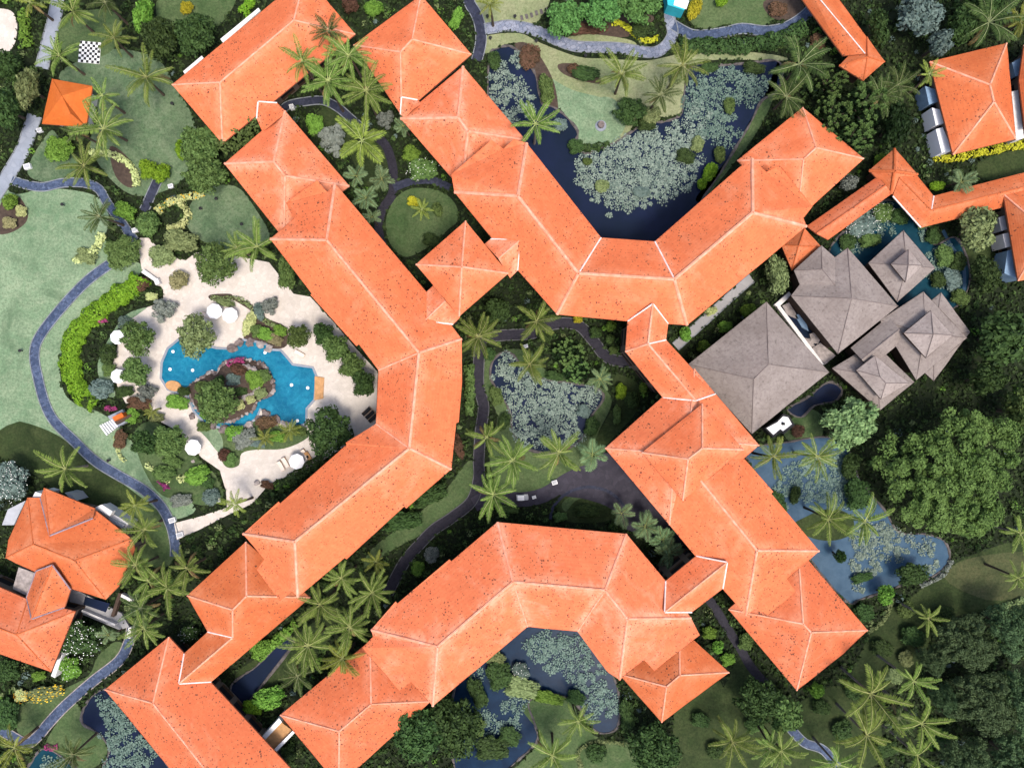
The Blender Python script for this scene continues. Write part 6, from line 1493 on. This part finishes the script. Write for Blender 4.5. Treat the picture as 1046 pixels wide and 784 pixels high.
def undergrowth():
    rng = np.random.default_rng(11); n = 7200
    X = rng.uniform(-90, 1136, n); Y = rng.uniform(-90, 874, n); ok = np.ones(n, bool)
    for poly in CLEAR + FOOT:
        xs = [p[0] - 3 for p in poly]; ys = [p[1] for p in poly]
        for ox, oy in ((0, 0), (3, 0), (-3, 0), (0, 3), (0, -3)):
            i = np.nonzero(ok & (X + ox > min(xs)) & (X + ox < max(xs) + 6) & (Y + oy > min(ys) - 4) & (Y + oy < max(ys) + 4))[0]
            if len(i): ok[i[inpoly(X[i] + ox, Y[i] + oy, poly)]] = False
    X, Y = X[ok], Y[ok]; n = len(X); k = 34
    C = np.stack([(X - 523) * S, (392 - Y) * S, np.zeros(n)], 1); rad = 0.35 + 0.6 * rng.random(n) ** 2
    D = rand_unit(n * k, 0.9, rng); D[:, 2] = np.abs(D[:, 2]); PP = np.repeat(C, k, 0) + D * np.repeat(rad, k)[:, None] * np.array([1, 1, 1.15])
    N = D + rng.normal(size=D.shape) * 0.5; N /= np.linalg.norm(N, axis=1)[:, None]; sz = (0.14 + 0.14 * rng.random(n * k)) * np.repeat(0.7 + 0.5 * rng.random(n), k)
    mi = np.repeat(rng.choice(5, n, p=[0.42, 0.3, 0.12, 0.08, 0.08]), k)
    o = link('undergrowth', quads('undergrowth', leaf_quads(PP, N, sz, sz * 0.6, rng), ['leaf_dark', 'leaf_mid', 'leaf_olive', 'leaf_bright', 'leaf_blue'], mi))
    tag(o, 'mixed low tropical plants crowding the shaded beds between roofs and paths', 'undergrowth', None, 'stuff')
undergrowth()

# ---------------------------------------------------------------- garden furniture
def parasol(px, py, r, label, h=2.6):
    c = W(px, py, h); t = thing('parasol', label, 'parasol', (c.x, c.y, 0.08), 0.3 + px, 'white parasols round the pool'); Rr = M(r, h); n = 8
    m = MB(); rings = [(0.06, h + 0.1), (0.55, h - 0.28), (1.0, h - 0.62), (1.0, h - 0.80)]
    for f, z in rings:
        for k in range(n):
            a = 2 * math.pi * k / n; m.v.append(Vector((math.cos(a) * Rr * f, math.sin(a) * Rr * f, z)))
    for i in range(3):
        for k in range(n): m.f.append([i * n + k, i * n + (k + 1) % n, (i + 1) * n + (k + 1) % n, (i + 1) * n + k]); m.m.append(0)
    m.f.append(list(range(n))); m.m.append(0)
    m.build('canopy', 'white_cloth', t)
    MB().tube([(0, 0, 0), (0, 0, h + 0.25)], [0.035, 0.03], 8).build('pole', 'teak', t)
    MB().tube([(0, 0, 0), (0, 0, 0.12)], [0.32, 0.28], 10).build('base', 'concrete_grey', t)
    return t
parasol(217.5, 317.5, 8.2, 'left one of the twin white parasols above the pool')
parasol(233.5, 321.5, 8.2, 'right one of the twin white parasols above the pool')
parasol(118, 344, 7.5, 'white parasol left of the round green tree, the upper one by the lime hedge')
parasol(118.5, 384, 7.5, 'white parasol left of the ragged dark tree, the lower one by the lime hedge')
parasol(195.5, 457, 8.5, 'single white parasol on the bend of the tan path')
parasol(302, 471.5, 8.2, 'white octagonal parasol between loungers on the wide sand area')
def lounger(px, py, rz, label, mat='cushion_cream'):
    c = W(px, py, 0.4); t = thing('sun_lounger', label, 'sun lounger', (c.x, c.y, 0.08), rz, 'sun loungers by the pool')
    f = MB(); f.box((0, 0.36, 0.28), (0.07, 0.0 + 2.0, 0.06)) if 0 else None
    f = MB().box((-0.34, 0, 0.30), (0.06, 2.0, 0.07)).box((0.34, 0, 0.30), (0.06, 2.0, 0.07)).box((0, -0.97, 0.30), (0.62, 0.06, 0.07)).box((0, 0.97, 0.30), (0.62, 0.06, 0.07))
    f.build('frame', 'teak', t)
    MB().box((0, -0.35, 0.385), (0.66, 1.25, 0.10)).build('mattress', mat, t)
    MB().box((0, 0.58, 0.52), (0.66, 0.75, 0.10), rx=R(28)).build('backrest', mat, t)
    for sx in (-1, 1):
        for sy in (-1, 1): MB().box((sx * 0.34, sy * 0.8, 0.132), (0.06, 0.06, 0.26)).build('leg', 'teak', t)
    return t
lounger(287, 475.5, R(28), 'outer cream lounger left of the octagonal parasol')
lounger(291.5, 472, R(28), 'inner cream lounger close against the octagonal parasol')
lounger(311.5, 463.5, R(32), 'cream lounger right of the octagonal parasol, against the dark round tree')
lounger(315, 466, R(32), 'teak-framed lounger half under the dark round tree', 'teak')
lounger(306, 361, R(60), 'pale lounger on the sand by the straight upper pool edge')
lounger(211, 322, R(70), 'lounger half hidden under the left twin parasol')
for i, (a, b) in enumerate(((374.5, 420), (378, 423.5), (381, 427))):
    lounger(a, b, R(-48), ('black lounger by the inner bend of the wing, nearest the dark trees', 'black lounger by the inner bend of the wing, the middle of three', 'black lounger by the inner bend of the wing, nearest the big round tree')[i], 'black_rubber')

# chessboard
c = W(91.6, 53.7, 0); t = thing('chessboard', 'giant black and white outdoor chessboard on the lawn', 'chessboard', c, R(-5))
sq = M(21.5) / 8
for mt, par, nm in (('white_paint', 0, 'white_square'), ('black_rubber', 1, 'black_square')):
    m = MB()
    for i in range(8):
        for j in range(8):
            if (i + j) % 2 == par: m.box(((i - 3.5) * sq, (j - 3.5) * sq, 0.06), (sq * 0.995, sq * 0.995, 0.06))
    m.build(nm + 's' if 0 else 'checker', mt, t)
MB().box((0, 0, 0.022), (sq * 8.15, sq * 8.15, 0.03)).build('base', 'white_paint', t)
# small things on the lawns
def lamp(px, py, label):
    q = W(px, py, 0.6); t = thing('garden_lamp', label, 'garden lamp', (q.x, q.y, 0), 0, 'garden lamps along the paths')
    MB().tube([(0, 0, 0), (0, 0, 0.8)], [0.09, 0.07], 8).build('post', 'black_rubber', t)
    MB().tube([(0, 0, 0.8), (0, 0, 0.86), (0, 0, 1.02)], [0.30, 0.30, 0.05], 10).build('lamp_shade', 'black_rubber', t)
for a, b, lb in ((501, 39, 'dark garden lamp below the left end of the pale slate path'), (548, 42, 'dark garden lamp where the pale slate path starts to bend'), (598, 57, 'dark garden lamp below the middle of the pale slate path'),
                 (526, 17, 'dark garden lamp above the pale slate path near the stepping stones'), (498, 17, 'dark garden lamp at the junction of slate paths'), (64, 209, 'dark garden lamp on the wide left lawn'), (21, 358, 'dark garden lamp on the left lawn beside the blue path bend'),
                 (111, 470, 'dark garden lamp below the blue path bend near the stair hut'), (176, 106, 'dark garden lamp on the bright lawn beside the top left pavilion'), (205, 213, 'bluish garden lamp on the lawn above the sand'), (221, 203, 'dark garden lamp near the tip of the upper cream hedge'), (247, 229, 'grey garden lamp on the lawn left of the stepped pavilion')): lamp(a, b, lb)
q = W(614, 127.5, 0.5); t = thing('stone_urn', 'round dark stone urn in the middle of the pale pond-side lawn', 'urn', (q.x, q.y, 0))
MB().tube([(0, 0, 0.03), (0, 0, 0.14)], [1.05, 1.0], 16).build('base', 'concrete_grey', t)
MB().tube([(0, 0, 0.14), (0, 0, 0.4), (0, 0, 0.8), (0, 0, 0.9), (0, 0, 0.72)], [0.4, 0.6, 0.62, 0.55, 0.45], 16, cap=False).build('bowl', 'rock', t)
link('soil', mesh('soil', [(0.5 * math.cos(k * 0.524), 0.5 * math.sin(k * 0.524), 0.72) for k in range(12)], [list(range(12))], 'soil'), t)
def planter(px, py, s, label):
    q = W(px, py, 0.4); t = thing('planter', label, 'planter', (q.x, q.y, 0), 0.3, 'white garden boxes')
    MB().box((0, 0, 0.3), (s, s * 0.75, 0.6)).build('box', 'white_paint', t); MB().box((0, 0, 0.62), (s * 0.8, s * 0.55, 0.06)).build('lid', 'metal_grey', t)
planter(28, 170, 1.2, 'white box on the lawn edge beside the grey path, the larger one'); planter(40.5, 133, 0.9, 'white box at the lower left corner of the orange kiosk')
planter(138, 235, 1.0, 'upper white box at the end of the dark slate path'); planter(131.5, 246, 1.2, 'lower white box at the end of the dark slate path')
planter(174.5, 190, 0.9, 'white box at the top of the short dark slate path'); planter(222, 511, 1.0, 'white box on the tan path loop by the bluish shrub')
planter(176, 531, 1.2, 'white box where the tan path meets the blue path, upper one'); planter(184, 546, 1.2, 'white box where the tan path meets the blue path, lower one')
q = W(197, 471, 0.2); tag(link('stepping_stone', rock_meshes[4], None, (q.x, q.y, 0.15), (0, 0, 0), (0.5, 0.4, 0.15)), 'flat pale stone on the grass below the single parasol', 'stone')
slab_thing('low_wall', 'low white wall at the sand entrance by the lime hedge', 'wall', [('wall', "144,278 147,275 161,285 159,288", 0, 0.8, 'plaster_white'), ('pillar', "157,286 161,284 163,289 159,291", 0, 1.2, 'plaster_white')])
# carts in the courtyard
def cart(px, py, s, label):
    q = W(px, py, 0.8); t = thing('luggage_cart', label, 'cart', (q.x, q.y, 0.07), 0.05)
    MB().box((0, 0, 0.42), (1.7 * s, 0.85 * s, 0.12)).build('platform', 'metal_grey', t)
    MB().box((-0.2 * s, 0, 0.78), (0.95 * s, 0.75 * s, 0.58)).build('box', 'white_paint', t)
    MB().tube([(0.82 * s, -0.3, 0.45), (0.88 * s, -0.3, 1.0), (0.88 * s, 0.3, 1.0), (0.82 * s, 0.3, 0.45)], [0.03] * 4, 6).build('handle', 'metal_grey', t)
    for sx in (-1, 1):
        for sy in (-1, 1): MB().tube([(sx * 0.6 * s, sy * 0.36 * s - 0.05, 0.18), (sx * 0.6 * s, sy * 0.36 * s + 0.05, 0.18)], [0.18, 0.18], 12).build('wheel', 'black_rubber', t)
cart(533.5, 508, 1.25, 'white luggage cart parked on the dark path in front of the arched wing')
planter(545.5, 507.5, 0.7, 'small white box right of the luggage cart'); planter(566.5, 492.5, 1.0, 'white box on the courtyard lawn below the lower right palm'); planter(537, 353.5, 0.8, 'white box beside the courtyard palm in the lilies')
# pool lights: small fittings on the pool floor edge
for a, b, lb in ((177, 359, 'topmost left'), (174, 377, 'lower left'), (197, 378, 'middle, near the overhanging tree'), (217, 379, 'left of the rock island'), (271, 360, 'upper right near the bank'), (298, 393, 'right basin, left of the pair'), (314.5, 396, 'right basin, beside the teak deck'), (304, 429.5, 'lowest right corner')):
    q = W(a, b, 0); o = MB().tube([(0, 0, 0), (0, 0, 0.03), (0, 0, 0.05)], [0.30, 0.30, 0.22], 12).build('pool_float', 'white_paint', None, (q.x, q.y, 0.10)); tag(o, 'white round fitting shining in the swimming pool, ' + lb, 'pool fitting', 'white fittings in the pool')
# stepping stones at the top
for k in range(6):
    q = W(533 + k * 5.0, 18.5 - k * 1.4 - (0.8 if k > 2 else 0), 0); o = MB().box((0, 0, 0.03), (0.5, 0.9, 0.08), 0.25).build('stepping_stone', 'rock_dark', None, (q.x, q.y, 0.01)); tag(o, 'dark stepping stone in the short row on the dry lawn at the top', 'stepping stone', 'stepping stones on the dry lawn')
